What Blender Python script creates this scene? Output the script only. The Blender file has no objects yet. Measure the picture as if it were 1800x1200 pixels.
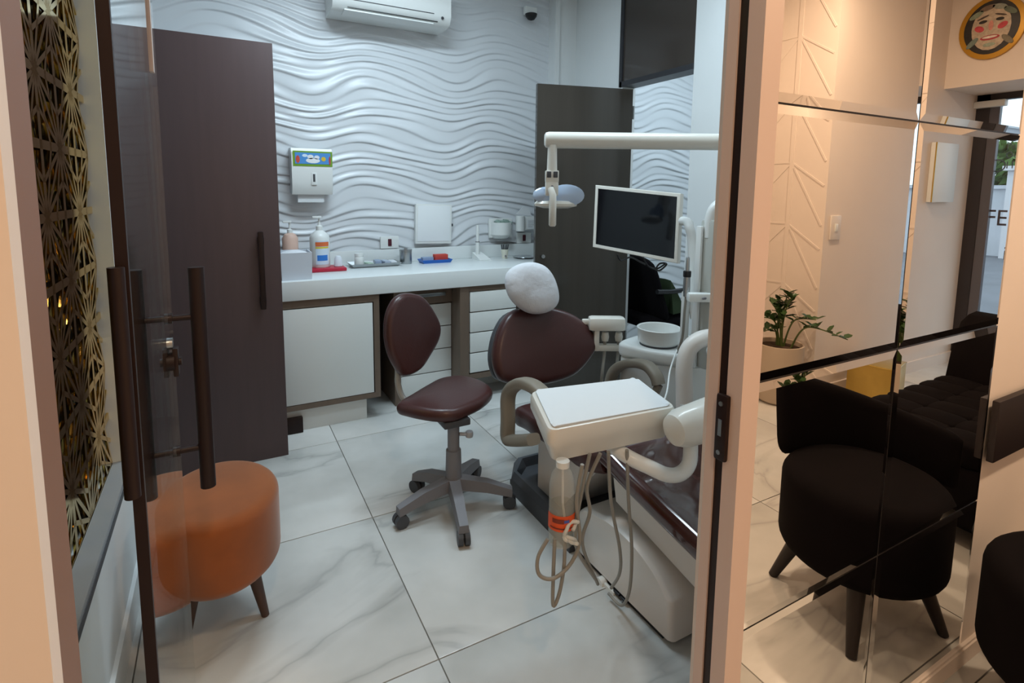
import bpy, bmesh, math, random
import numpy as np
from mathutils import Vector, Matrix
random.seed(7)
sc = bpy.context.scene
col = sc.collection

# ------------------------------------------------------------------ camera, world, lights
F_PX, CX, CY = 948.0, 900.0, 445.4
YAW, PITCH, ROLL = .49693, .11657, -.010175
EYE = Vector((0, 0, 1.40))
_f = Vector((math.sin(YAW)*math.cos(PITCH), math.cos(YAW)*math.cos(PITCH), -math.sin(PITCH)))
_r0 = Vector((math.cos(YAW), -math.sin(YAW), 0)); _d0 = _f.cross(_r0)
_r = math.cos(ROLL)*_r0 + math.sin(ROLL)*_d0
_d = -math.sin(ROLL)*_r0 + math.cos(ROLL)*_d0
cam_data = bpy.data.cameras.new('camera'); cam = bpy.data.objects.new('camera', cam_data); col.objects.link(cam)
cam.matrix_world = Matrix(((_r.x, -_d.x, -_f.x, EYE.x), (_r.y, -_d.y, -_f.y, EYE.y), (_r.z, -_d.z, -_f.z, EYE.z), (0, 0, 0, 1)))
cam_data.sensor_fit = 'HORIZONTAL'; cam_data.sensor_width = 36; cam_data.lens = 36*F_PX/1800
cam_data.shift_y = -(600-CY)/1800; cam_data.clip_start = .02
sc.camera = cam

vs = sc.view_settings
vs.view_transform = 'Standard'; vs.look = 'None'; vs.gamma = 1; vs.use_curve_mapping = False; vs.exposure = 0.0

world = bpy.data.worlds.new('sky'); sc.world = world; world.use_nodes = True
bg = world.node_tree.nodes['Background']; bg.inputs['Color'].default_value = (.72, .85, 1, 1); bg.inputs['Strength'].default_value = 2.2

COOL = (.72, .89, 1.0); WARM = (1.0, .72, .48)
def area(name, loc, sx, sy, power, color):
    l = bpy.data.lights.new(name, 'AREA'); l.shape = 'RECTANGLE'; l.size = sx; l.size_y = sy; l.energy = power; l.color = color
    o = bpy.data.objects.new(name, l); o.location = loc; col.objects.link(o); return o
CEIL = 2.95
DENTAL_LAMPS = [(.75, 2.55, .9, .25, 30), (1.75, 1.75, .9, .25, 15), (3.5, 2.7, .9, .25, 24)]
WAIT_LAMPS = [(.15, -.35, 17), (1.5, -.35, 24), (3.0, -.3, 34)]
for x, y, sx, sy, p in DENTAL_LAMPS: area('ceiling_panel_light', (x, y, CEIL-.055), sx-.06, sy-.06, p, COOL)
for x, y, p in WAIT_LAMPS: area('ceiling_spot_light', (x, y, CEIL-.03), .14, .14, p, WARM)

def ray(x, y): return _r*((x-CX)/F_PX) + _d*((y-CY)/F_PX) + _f
def pF(x, y, fw): return EYE + ray(x, y)*fw
def pX(x, y, X): r = ray(x, y); return EYE + r*(X/r.x)
def pY(x, y, Y): r = ray(x, y); return EYE + r*(Y/r.y)
def pZ(x, y, z): r = ray(x, y); return EYE + r*((z-EYE.z)/r.z)
MIRROR_Y = .637
def mir(v): return Vector((v.x, 2*MIRROR_Y - v.y, v.z))      # from behind the mirror to the real room

# ------------------------------------------------------------------ materials
def lin(c):
    if isinstance(c, str): c = tuple(int(c[i:i+2], 16)/255 for i in (0, 2, 4))
    return tuple(((v+.055)/1.055)**2.4 if v > .04045 else v/12.92 for v in c) + (1,)
MATS = {}
def mat(name, color, rough=.5, metal=0, var=0, scale=8, bump=0, bscale=60, coat=0, spec=.5, sheen=0, trans=0, ior=1.45, stretch=None, alpha=1):
    if name in MATS: return MATS[name]
    m = bpy.data.materials.new(name); m.use_nodes = True; MATS[name] = m
    nt = m.node_tree; b = nt.nodes['Principled BSDF']; L = nt.links
    c = lin(color)
    b.inputs['Base Color'].default_value = c; b.inputs['Roughness'].default_value = rough; b.inputs['Metallic'].default_value = metal
    b.inputs['Coat Weight'].default_value = coat; b.inputs['Coat Roughness'].default_value = .08
    b.inputs['Specular IOR Level'].default_value = spec; b.inputs['IOR'].default_value = ior
    b.inputs['Sheen Weight'].default_value = sheen; b.inputs['Transmission Weight'].default_value = trans; b.inputs['Alpha'].default_value = alpha
    tc = nt.nodes.new('ShaderNodeTexCoord'); mp = nt.nodes.new('ShaderNodeMapping'); L.new(tc.outputs['Object'], mp.inputs[0])
    if stretch: mp.inputs['Scale'].default_value = stretch
    if var:
        n = nt.nodes.new('ShaderNodeTexNoise'); n.inputs['Scale'].default_value = scale; n.inputs['Detail'].default_value = 5
        L.new(mp.outputs[0], n.inputs['Vector'])
        r = nt.nodes.new('ShaderNodeValToRGB'); r.color_ramp.elements[0].position = .3; r.color_ramp.elements[1].position = .7
        r.color_ramp.elements[0].color = tuple(v*(1-var) for v in c[:3])+(1,); r.color_ramp.elements[1].color = tuple(min(1, v*(1+var)) for v in c[:3])+(1,)
        L.new(n.outputs['Fac'], r.inputs[0]); L.new(r.outputs[0], b.inputs['Base Color'])
    if bump:
        n2 = nt.nodes.new('ShaderNodeTexNoise'); n2.inputs['Scale'].default_value = bscale; n2.inputs['Detail'].default_value = 3
        L.new(mp.outputs[0], n2.inputs['Vector'])
        bp = nt.nodes.new('ShaderNodeBump'); bp.inputs['Strength'].default_value = bump; bp.inputs['Distance'].default_value = .01
        L.new(n2.outputs['Fac'], bp.inputs['Height']); L.new(bp.outputs[0], b.inputs['Normal'])
    return m
def glass_mat(name, tint='ffffff', k=.9, rough=0.0, r0=.04):
    m = bpy.data.materials.new(name); m.use_nodes = True; MATS[name] = m
    nt = m.node_tree; nt.nodes.clear(); L = nt.links
    o = nt.nodes.new('ShaderNodeOutputMaterial'); mx = nt.nodes.new('ShaderNodeMixShader'); lw_ = nt.nodes.new('ShaderNodeLayerWeight'); lw_.inputs['Blend'].default_value = .5
    pw = nt.nodes.new('ShaderNodeMath'); pw.operation = 'POWER'; pw.inputs[1].default_value = 5; L.new(lw_.outputs['Facing'], pw.inputs[0])
    ma = nt.nodes.new('ShaderNodeMath'); ma.operation = 'MULTIPLY_ADD'; ma.inputs[1].default_value = k; ma.inputs[2].default_value = r0; L.new(pw.outputs[0], ma.inputs[0])
    t = nt.nodes.new('ShaderNodeBsdfTransparent'); g = nt.nodes.new('ShaderNodeBsdfGlossy'); g.inputs['Roughness'].default_value = rough
    t.inputs[0].default_value = lin(tint); g.inputs[0].default_value = (1, 1, 1, 1)
    L.new(ma.outputs[0], mx.inputs[0]); L.new(t.outputs[0], mx.inputs[1]); L.new(g.outputs[0], mx.inputs[2]); L.new(mx.outputs[0], o.inputs[0])
    return m
def emit_mat(name, color, strength):
    m = bpy.data.materials.new(name); m.use_nodes = True; MATS[name] = m
    nt = m.node_tree; nt.nodes.clear(); o = nt.nodes.new('ShaderNodeOutputMaterial'); e = nt.nodes.new('ShaderNodeEmission')
    e.inputs[0].default_value = (*color, 1); e.inputs[1].default_value = strength; nt.links.new(e.outputs[0], o.inputs[0]); return m
def marble_mat():
    m = bpy.data.materials.new('marble_tile'); m.use_nodes = True; nt = m.node_tree; L = nt.links; b = nt.nodes['Principled BSDF']
    b.inputs['Roughness'].default_value = .16; b.inputs['Specular IOR Level'].default_value = .45
    tc = nt.nodes.new('ShaderNodeTexCoord'); oi = nt.nodes.new('ShaderNodeObjectInfo')
    mul = nt.nodes.new('ShaderNodeVectorMath'); mul.operation = 'SCALE'; mul.inputs[0].default_value = (37, 53, 11); L.new(oi.outputs['Random'], mul.inputs['Scale'])
    add = nt.nodes.new('ShaderNodeVectorMath'); add.operation = 'ADD'; L.new(tc.outputs['Object'], add.inputs[0]); L.new(mul.outputs[0], add.inputs[1])
    mp = nt.nodes.new('ShaderNodeMapping'); mp.inputs['Rotation'].default_value = (0, 0, .6); mp.inputs['Scale'].default_value = (1, 2.6, 1); L.new(add.outputs[0], mp.inputs[0])
    n = nt.nodes.new('ShaderNodeTexNoise'); n.inputs['Scale'].default_value = .8; n.inputs['Detail'].default_value = 5; n.inputs['Distortion'].default_value = .7; L.new(mp.outputs[0], n.inputs['Vector'])
    sub = nt.nodes.new('ShaderNodeMath'); sub.operation = 'SUBTRACT'; sub.inputs[1].default_value = .5; L.new(n.outputs['Fac'], sub.inputs[0])
    ab = nt.nodes.new('ShaderNodeMath'); ab.operation = 'ABSOLUTE'; L.new(sub.outputs[0], ab.inputs[0])
    r = nt.nodes.new('ShaderNodeValToRGB'); e = r.color_ramp.elements
    e[0].position = 0; e[0].color = lin('b6b6b4'); e[1].position = .05; e[1].color = lin('d2d2cf')
    x = r.color_ramp.elements.new(.012); x.color = lin('c6c6c3'); L.new(ab.outputs[0], r.inputs[0])
    n2 = nt.nodes.new('ShaderNodeTexNoise'); n2.inputs['Scale'].default_value = 2.2; n2.inputs['Detail'].default_value = 4; L.new(add.outputs[0], n2.inputs['Vector'])
    r2 = nt.nodes.new('ShaderNodeValToRGB'); r2.color_ramp.elements[0].position = .3; r2.color_ramp.elements[0].color = lin('dddedd'); r2.color_ramp.elements[1].position = .65; r2.color_ramp.elements[1].color = (1, 1, 1, 1); L.new(n2.outputs['Fac'], r2.inputs[0])
    mx = nt.nodes.new('ShaderNodeMix'); mx.data_type = 'RGBA'; mx.blend_type = 'MULTIPLY'; mx.inputs[0].default_value = 1
    L.new(r.outputs[0], mx.inputs[6]); L.new(r2.outputs[0], mx.inputs[7]); L.new(mx.outputs[2], b.inputs['Base Color'])
    return m

M_WALL = mat('white_paint', 'd9dcdc', .6, var=.02, scale=3)
M_PEACH = mat('warm_white_paint', 'dcd0c6', .6, var=.02, scale=3)
M_WAVE = mat('wave_panel_white', 'd0d4d8', .3)
M_CEIL = mat('ceiling_white', 'e6e6e4', .7)
M_GROUT = mat('grout', '8d8c88', .8)
M_MARBLE = marble_mat()
M_FRAME = mat('pink_beige_frame_paint', 'c9b4aa', .45)
M_BROWN_EDGE = mat('dark_brown_profile', '1f100d', .42, spec=.35)
M_BROWN_LAM = mat('dark_brown_laminate', '4d3d3d', .42, var=.05, scale=5, stretch=(6, 6, .5))
M_BRONZE = mat('bronze_laminate', '3b3630', .12, var=.1, scale=2, stretch=(8, 8, .1))
M_TAUPE = mat('taupe_laminate', '6b5b4e', .45, var=.06, scale=6, stretch=(6, 6, .6))
M_DARKIN = mat('dark_cabinet_inside', '40302c', .6)
M_WHITE_LAM = mat('white_laminate', 'dde0dd', .3)
M_STONE = mat('white_worktop', 'dde2e2', .25)
M_WPLAST = mat('white_plastic', 'dfe2e0', .32)
M_CREAM = mat('cream_plastic', 'd8d5cc', .3, coat=.2)
M_GREYP = mat('grey_plastic', '77767a', .5)
M_DGREY = mat('dark_grey_plastic', '44464a', .5)
M_ARMREST = mat('taupe_grey_armrest', '857d70', .5)
M_BROWN_VINYL = mat('dark_brown_vinyl', '442725', .33, bump=.05, bscale=120)
M_BLACK = mat('black_plastic', '141416', .4)
M_SCREEN = mat('black_screen', '07080d', .08)
M_CHROME = mat('chrome', 'c8c8c8', .15, 1)
M_STEEL = mat('brushed_steel', 'a8abad', .3, 1)
M_ORANGE = mat('orange_velvet', '874717', .88, var=.22, scale=5, sheen=.3)
M_WOODLEG = mat('dark_walnut', '4a352a', .5, var=.15, scale=10, stretch=(4, 4, .6))
M_BLACKVELVET = mat('black_velvet', '0d0a0c', .95, var=.15, scale=12, spec=.1)
M_BLACKWOOD = mat('black_wood', '1a1414', .45)
M_GOLD = mat('polished_gold', 'dcbb66', .09, 1)
M_GOLDBOX = mat('brushed_gold', 'bf9f52', .35, .75, var=.06, scale=12)
M_BRZGLASS = mat('bronze_glass', '1d1813', .05, spec=.8)
M_GLASS = glass_mat('clear_glass', 'f7fbfa', .9)
M_REFGLASS = glass_mat('reflective_door_glass', 'eef3f2', .58, 0, .36)
M_CLEAR = glass_mat('clear_plastic', 'f3f4f2', .5, .25, .10)
M_MIRROR = mat('mirror_silver', 'efeeec', .0, 1)
M_CLOTH = mat('white_cloth', 'd9dbe0', .9, bump=.7, bscale=16)
M_PAPER = mat('white_paper', 'd6dadc', .8, bump=.12, bscale=18)
M_HOSE = mat('grey_hose', '8d8a82', .5)
M_POT = mat('beige_ceramic', 'b9a895', .6)
M_SOIL = mat('soil', '3b2a1d', .95, var=.3, scale=60, bump=.5)
M_LEAF = mat('green_leaf', '2f4a22', .4, var=.25, scale=20)
M_STEM = mat('green_stem', '4a5a2c', .5)
M_RED = mat('red_plastic', 'b3203a', .4)
M_BLUE = mat('blue_plastic', '1f66c0', .4)
M_BOXRED = mat('red_carton', 'c4453a', .6)
M_OLIVE = mat('dark_green_fabric', '35442a', .85)

# ------------------------------------------------------------------ mesh helpers
class MB:
    def __init__(s): s.v = []; s.f = []
    def add(s, vs_, fs):
        o = len(s.v); s.v += [Vector(v) for v in vs_]; s.f += [tuple(i+o for i in f) for f in fs]; return s
    def box(s, c, size, rot=None):
        x, y, z = (v/2 for v in size); P = [Vector((a*x, b*y, d*z)) for d in (-1, 1) for b in (-1, 1) for a in (-1, 1)]
        if rot is not None: P = [rot @ p for p in P]
        return s.add([p+Vector(c) for p in P], [(0, 2, 3, 1), (4, 5, 7, 6), (0, 1, 5, 4), (2, 6, 7, 3), (0, 4, 6, 2), (1, 3, 7, 5)])
    def bb(s, x0, x1, y0, y1, z0, z1): return s.box(((x0+x1)/2, (y0+y1)/2, (z0+z1)/2), (abs(x1-x0), abs(y1-y0), abs(z1-z0)))
    def cbox(s, c, size, b=.01, rot=None):                       # box with chamfered edges
        bm = bmesh.new(); bmesh.ops.create_cube(bm, size=1)
        for v in bm.verts: v.co = Vector((v.co.x*size[0], v.co.y*size[1], v.co.z*size[2]))
        bmesh.ops.bevel(bm, geom=list(bm.edges), offset=min(b, min(size)*.49), segments=2, affect='EDGES', profile=.6)
        return s.addbm(bm, Vector(c), rot)
    def addbm(s, bm, off=Vector((0, 0, 0)), rot=None):
        bm.verts.ensure_lookup_table(); bm.verts.index_update()
        vs_ = [(rot @ v.co if rot is not None else v.co.copy())+off for v in bm.verts]; fs = [tuple(v.index for v in f.verts) for f in bm.faces]; bm.free()
        return s.add(vs_, fs)
    def loft(s, rings, cap=True, closed=True):
        n = len(rings[0]); V = [p for r in rings for p in r]; Fc = []
        for i in range(len(rings)-1):
            for j in range(n if closed else n-1):
                k = (j+1) % n; Fc.append((i*n+j, i*n+k, (i+1)*n+k, (i+1)*n+j))
        if cap: Fc.append(tuple(range(n))[::-1]); Fc.append(tuple((len(rings)-1)*n+j for j in range(n)))
        return s.add(V, Fc)
    def tube(s, path, r, seg=12, smooth=0, cap=True):
        path = [Vector(p) for p in path]
        if smooth: path = spline(path, smooth)
        rs = r if isinstance(r, (list, tuple)) else [r]*len(path)
        if len(rs) != len(path): rs = [np.interp(i/(len(path)-1), np.linspace(0, 1, len(rs)), rs) for i in range(len(path))]
        rings = []; up = None
        for i, p in enumerate(path):
            t = (path[min(i+1, len(path)-1)]-path[max(i-1, 0)])
            if t.length < 1e-9: t = Vector((0, 0, 1))
            t.normalize()
            if up is None: up = Vector((0, 0, 1)) if abs(t.z) < .9 else Vector((1, 0, 0))
            a = t.cross(up); a.normalize(); b = a.cross(t); b.normalize(); up = b
            rings.append([p+(a*math.cos(q)+b*math.sin(q))*rs[i] for q in (2*math.pi*k/seg for k in range(seg))])
        return s.loft(rings, cap)
    def cyl(s, a, b, r0, r1=None, seg=18): return s.tube([a, b], [r0, r0 if r1 is None else r1], seg)
    def lathe(s, prof, c=(0, 0, 0), seg=28, rot=None, sx=1, sy=1):
        c = Vector(c); rings = []
        for r, z in prof:
            ring = [Vector((r*math.cos(2*math.pi*k/seg)*sx, r*math.sin(2*math.pi*k/seg)*sy, z)) for k in range(seg)]
            if rot is not None: ring = [rot @ p for p in ring]
            rings.append([p+c for p in ring])
        return s.loft(rings)
    def prism(s, poly, lo, hi, to3):                             # poly in 2D, to3(u,v,w)
        return s.loft([[to3(u, v, lo) for u, v in poly], [to3(u, v, hi) for u, v in poly]])
    def cushion(s, poly, th, edge, to3, dome=0, n=5):             # rounded pad from a 2D outline
        c = Vector((sum(p[0] for p in poly)/len(poly), sum(p[1] for p in poly)/len(poly)))
        rings = []; P = [Vector(p) for p in poly]
        def inset(d):
            out = []
            for i, p in enumerate(P):
                t = (P[(i+1) % len(P)]-P[i-1]); nrm = Vector((-t.y, t.x)); nrm.normalize()
                if nrm.dot(c-p) < 0: nrm = -nrm
                out.append(p+nrm*d)
            return out
        for i in range(n+1):
            a = math.pi/2*i/n; q = inset(edge*(1-math.sin(a)))
            rings.append([to3(p.x, p.y, edge*(1-math.cos(a))) for p in q])
        for i in range(n+1):
            a = math.pi/2*i/n; q = inset(edge*(1-math.cos(a)))
            rings.append([to3(p.x, p.y, th-edge+edge*math.sin(a)) for p in q])
        q = inset(edge)
        for k, fr in enumerate((.8, .55, .3, .06)):
            rings.append([to3(*(c+(p-c)*fr), th+dome*(1-fr*fr)) for p in q])
        return s.loft(rings)
def spline(pts, n):
    out = []; P = [pts[0]]+list(pts)+[pts[-1]]
    for i in range(1, len(P)-2):
        for k in range(n):
            t = k/n; a, b, c, d = P[i-1], P[i], P[i+1], P[i+2]
            out.append(.5*((2*b)+(c-a)*t+(2*a-5*b+4*c-d)*t*t+(3*b-a-3*c+d)*t**3))
    return out+[pts[-1]]
def roundpoly(pts, n=5):
    P = [Vector(p) for p in pts]; P2 = P+P[:3]; out = []
    for i in range(len(P)):
        a, b, c, d = P[i-1], P[i], P[(i+1) % len(P)], P[(i+2) % len(P)]
        for k in range(n):
            t = k/n; out.append(.5*((2*b)+(c-a)*t+(2*a-5*b+4*c-d)*t*t+(3*b-a-3*c+d)*t**3))
    return out
XYZ = lambda u, v, w: Vector((u, v, w))

def tag(o, label=None, cat=None, group=None, kind=None):
    if label: o['label'] = label
    if cat: o['category'] = cat
    if group: o['group'] = group
    if kind: o['kind'] = kind
    return o
ORG = {}
def thing(name, loc, label, cat, group=None, rotz=0, kind=None):
    o = bpy.data.objects.new(name, None); o.empty_display_size = .05; col.objects.link(o); o.location = loc; o.rotation_euler = (0, 0, rotz)
    ORG[o.name] = Vector(loc); return tag(o, label, cat, group, kind)
def build(name, mb, m, parent=None, label=None, cat=None, group=None, kind=None, local=False, sharp=35, flat=False):
    bm = bmesh.new(); V = [bm.verts.new(v) for v in mb.v]
    for f in mb.f:
        try: bm.faces.new([V[i] for i in f])
        except ValueError: pass
    bmesh.ops.recalc_face_normals(bm, faces=bm.faces)
    lim = math.radians(sharp)
    for f in bm.faces: f.smooth = not flat
    for e in bm.edges:
        if len(e.link_faces) == 2 and e.calc_face_angle(0) > lim: e.smooth = False
    if parent is None:
        xs = [v.co for v in bm.verts]
        off = Vector(((min(p.x for p in xs)+max(p.x for p in xs))/2, (min(p.y for p in xs)+max(p.y for p in xs))/2, min(p.z for p in xs)))
    else: off = Vector((0, 0, 0)) if local else ORG[parent.name]
    for v in bm.verts: v.co -= off
    me = bpy.data.meshes.new(name); bm.to_mesh(me); bm.free()
    if m: me.materials.append(m)
    o = bpy.data.objects.new(name, me); col.objects.link(o)
    if parent is None: o.location = off
    else: o.parent = parent
    ORG[o.name] = off
    return tag(o, label, cat, group, kind)
def struct(name, mb, m, parent=None, **k): return build(name, mb, m, parent, kind='structure' if parent is None else None, **k)
def text_mesh(body, size, to_world, depth=.0015):
    cu = bpy.data.curves.new('lettering', 'FONT'); cu.body = body; cu.size = size; cu.extrude = depth; cu.resolution_u = 3
    o = bpy.data.objects.new('lettering', cu); col.objects.link(o)
    dg = bpy.context.evaluated_depsgraph_get(); me = o.evaluated_get(dg).to_mesh()
    mb = MB(); mb.add([to_world(v.co) for v in me.vertices], [tuple(p.vertices) for p in me.polygons])
    bpy.data.objects.remove(o); bpy.data.curves.remove(cu); return mb
def look(fwd, up=Vector((0, 0, 1))):                                  # rotation whose local -Y looks along fwd
    f = Vector(fwd).normalized(); y = -f; x = y.cross(up).normalized(); z = x.cross(y)
    return Matrix(((x.x, y.x, z.x), (x.y, y.y, z.y), (x.z, y.z, z.z)))

# ------------------------------------------------------------------ setting
BACK = 3.78; LEFT = -.31; RIGHT = 2.57; FACADE = 5.42; REAR = -.85; DEEP = -1.35
floor = struct('floor', MB().bb(-1.3, 5.7, -1.5, 4.4, -.12, -.006), M_GROUT)
T = .797; gx0 = .517; gy0 = 1.388
proto = None
for i in range(-3, 7):
    for j in range(-4, 4):
        x0 = gx0+i*T; y0 = gy0+j*T
        if x0+T < -1.25 or x0 > 5.6 or y0+T < -1.4 or y0 > 4.3: continue
        if proto is None:
            mb = MB().cbox((0, 0, -.004), (T-.004, T-.004, .008), .0012)
            proto = build('tile', mb, M_MARBLE, floor, local=True); o = proto
        else: o = proto.copy(); col.objects.link(o); o.parent = floor
        o.location = Vector((x0+T/2, y0+T/2, 0)) - floor.location
struct('ceiling', MB().bb(-1.3, 5.7, -1.5, 4.5, CEIL, CEIL+.1), M_CEIL)

def wave_wall(name, x0, x1, z0, z1, y, dx, dz, seed=0.):
    nx = int((x1-x0)/dx)+1; nz = int((z1-z0)/dz)+1
    u = np.linspace(x0, x1, nx)[None, :]; v = np.linspace(z0, z1, nz)[:, None]
    lam = .056
    th = 2*np.pi*(u-.90-.10*(v-1.6))/.96+seed; th = th+.35*(np.cos(th)-1)
    ph = v/lam - .85*np.cos(th) + .35*np.sin(2*np.pi*(u/1.7+v/.66)+seed) + .3*np.sin(2*np.pi*(v/.37-u/2.6)+1+seed)
    n_ = np.floor(ph); t = ph-n_
    h = np.where(t < .17, .5-.5*np.cos(np.pi*t/.17), .5+.5*np.cos(np.pi*(t-.17)/.83))
    amp = .5+.5*np.sin(2*np.pi*u/.8+n_*2.1+seed)
    h = h*(.0022+.0095*amp)
    X = np.broadcast_to(u, (nz, nx)); Zz = np.broadcast_to(v, (nz, nx)); Y = y-h
    co = np.stack([X, Y, Zz], -1).reshape(-1, 3)
    off = np.array([(x0+x1)/2, y, z0]); co = co-off
    idx = np.arange(nx*nz).reshape(nz, nx)
    q = np.stack([idx[:-1, :-1], idx[:-1, 1:], idx[1:, 1:], idx[1:, :-1]], -1).reshape(-1, 4)
    me = bpy.data.meshes.new(name); me.vertices.add(len(co)); me.vertices.foreach_set('co', co.astype(np.float32).ravel())
    me.loops.add(q.size); me.loops.foreach_set('vertex_index', q.ravel().astype(np.int32))
    me.polygons.add(len(q)); me.polygons.foreach_set('loop_start', np.arange(0, q.size, 4, dtype=np.int32))
    me.polygons.foreach_set('use_smooth', np.ones(len(q), bool)); me.update(); me.validate()
    me.materials.append(M_WAVE)
    o = bpy.data.objects.new(name, me); o.location = off; col.objects.link(o); o['kind'] = 'structure'
    return o
wave_wall('wall_back', -.75, 2.36, .75, CEIL, BACK, .013, .0035)
struct('wall_backing', MB().bb(-.75, 4.8, BACK+.002, BACK+.1, 0, CEIL), M_WALL)
wave_wall('wall_far', 2.66, 4.6, 0, CEIL, BACK, .018, .005, 1.3)

# left wall with the window niche that holds the gold lattice
NY0, NY1, NZ0, NZ1 = .78, 2.15, .47, 2.35
wl = MB()
wl.bb(LEFT-.14, LEFT, .705, 2.30, 0, NZ0); wl.bb(LEFT-.14, LEFT, .705, 2.30, NZ1, CEIL)
wl.bb(LEFT-.14, LEFT, .705, NY0, NZ0, NZ1); wl.bb(LEFT-.14, LEFT, NY1, 2.30, NZ0, NZ1)
wl.bb(LEFT-.14, LEFT-.075, NY0, NY1, NZ0, NZ1)
struct('wall_left', wl, M_WALL)
struct('wall_recess', MB().bb(-.85, -.75, 2.30, BACK, 0, CEIL).bb(-.85, LEFT-.14, 2.20, 2.30, 0, CEIL), M_WALL)
struct('baseboard_left', MB().bb(LEFT, LEFT+.012, .71, 2.30, 0, .11), M_WALL)
# right wall with door opening and transom
OP0, OP1, OPZ = 2.45, 3.11, 2.14
wr = MB(); wr.bb(RIGHT, RIGHT+.12, .705, OP0, 0, CEIL); wr.bb(RIGHT, RIGHT+.12, OP1, BACK, 0, CEIL)
struct('wall_right', wr, M_WALL)
struct('trim_pilaster', MB().bb(2.36, RIGHT, 3.70, BACK, 0, CEIL).bb(2.36, 2.40, 3.68, 3.70, 0, CEIL), M_WALL)
tr = struct('trim_transom', MB().bb(RIGHT-.012, RIGHT+.11, OP0, OP1+.02, OPZ, OPZ+.035).bb(RIGHT-.012, RIGHT+.11, OP1, OP1+.03, OPZ, CEIL), mat('dark_metal_frame', '2a2a2e', .4))
build('pane', MB().bb(RIGHT+.0, RIGHT+.02, OP0, OP1, OPZ+.035, CEIL), mat('smoked_glass', '3a332e', .06, spec=.7), tr)
struct('wall_side_room', MB().bb(4.6, 4.7, .70, BACK, 0, CEIL), M_WALL)

# partition between waiting room and surgery
WF0, WF1 = .637, .715; DL, DR = -.162, .81
wf = MB(); wf.bb(DR+.012, 5.6, WF0+.012, WF1, 0, CEIL); wf.bb(-1.3, DL-.012, .62, WF1-.01, 0, CEIL); wf.bb(DL-.012, DL, .62, .65, 0, 2.2); wf.bb(DL-.012, DR+.012, .63, WF1, 2.20, CEIL)
wallf = struct('wall_front', wf, M_PEACH)
jr = MB()
jr.bb(DR, DR+.047, .622, .655, 0, 2.2); jr.bb(DR+.012, DR+.047, .655, .675, 0, 2.2); jr.bb(DR, DR+.047, .675, .697, 0, 2.2)
fr = struct('trim_1', jr, M_FRAME)
build('groove', MB().bb(DR+.004, DR+.012, .655, .675, 0, 2.2), M_BROWN_EDGE, fr)
sp = build('strike_plate', MB().cbox((DR-.004, .657, .965), (.012, .026, .128), .005), M_BROWN_EDGE, fr)
build('latch_hole', MB().bb(DR-.0115, DR-.0095, .653, .661, .95, .982), M_STEEL, sp)
for z in (.918, 1.012): build('screw', MB().cyl((DR-.0095, .657, z), (DR-.0125, .657, z), .0045, seg=10), M_STEEL, sp)
jl = MB().bb(DL-.012, DL, .65, WF1, 0, 2.2)
struct('trim_2', jl, mat('brown_pink_lining', '80604f', .5))
struct('trim_3', MB().bb(DL, DR, .63, .70, 2.12, 2.2), M_FRAME)
struct('baseboard_front', MB().bb(DR+.05, 5.4, .6355, .649, 0, .052).bb(DR+.05, 5.4, .640, .649, .052, .06), M_PEACH)
# bevelled mirror panels on the partition
def mirror_panel(x0, x1, z0, z1):
    b = .017; d = .0042; y = WF0+.011; yf = y-.006; g = .002
    x0 += g; x1 -= g; z0 += g; z1 -= g
    mb = MB(); R = lambda i, yy: [Vector((x0+i, yy, z0+i)), Vector((x1-i, yy, z0+i)), Vector((x1-i, yy, z1-i)), Vector((x0+i, yy, z1-i))]
    mb.loft([R(0, y), R(0, yf+d*.55), R(b, yf)]); return mb
xs = [.862, 1.370, 1.888]; zs = [.058, .526, 1.043, 1.560, 2.077, 2.594]
for i in range(2):
    for j in range(5): build('mirror_panel', mirror_panel(xs[i], xs[i+1], zs[j], zs[j+1]), M_MIRROR, wallf, sharp=.2, flat=True)
build('mirror_backing', MB().bb(.862, 1.888, WF0+.011, WF0+.0125, .058, 2.594), M_BLACKWOOD, wallf)
build('mirror_edge', MB().bb(.8575, .862, .634, .649, .058, 2.594), M_BROWN_EDGE, wallf)
tag(build('wall_rail', MB().cbox((2.30, .628, .738), (.83, .018, .18), .004), mat('black_rail', '1b1112', .5), None), 'wide black rail running along the peach wall behind the sofa', 'wall rail')

# waiting room shell
def vb(x0, x1, y0, y1, z0, z1): return MB().bb(x0, x1, y0, y1, z0, z1)
struct('wall_rear', MB().bb(3.50, 5.55, REAR-.5, REAR, 0, CEIL), M_PEACH)
struct('wall_alcove', MB().bb(-1.3, 3.5, DEEP-.1, DEEP, 0, CEIL), M_PEACH)
struct('wall_end', vb(-1.4, -1.3, DEEP, .63, 0, CEIL), M_PEACH)
LINT = 4.85; LZ = 2.19
struct('wall_facade', MB().bb(LINT, FACADE+.05, REAR, .65, LZ, CEIL).bb(LINT, FACADE+.05, .42, .65, 0, LZ), M_PEACH)
struct('baseboard_rear', MB().bb(3.50, FACADE, REAR, REAR+.012, 0, .09), M_PEACH)
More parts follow.
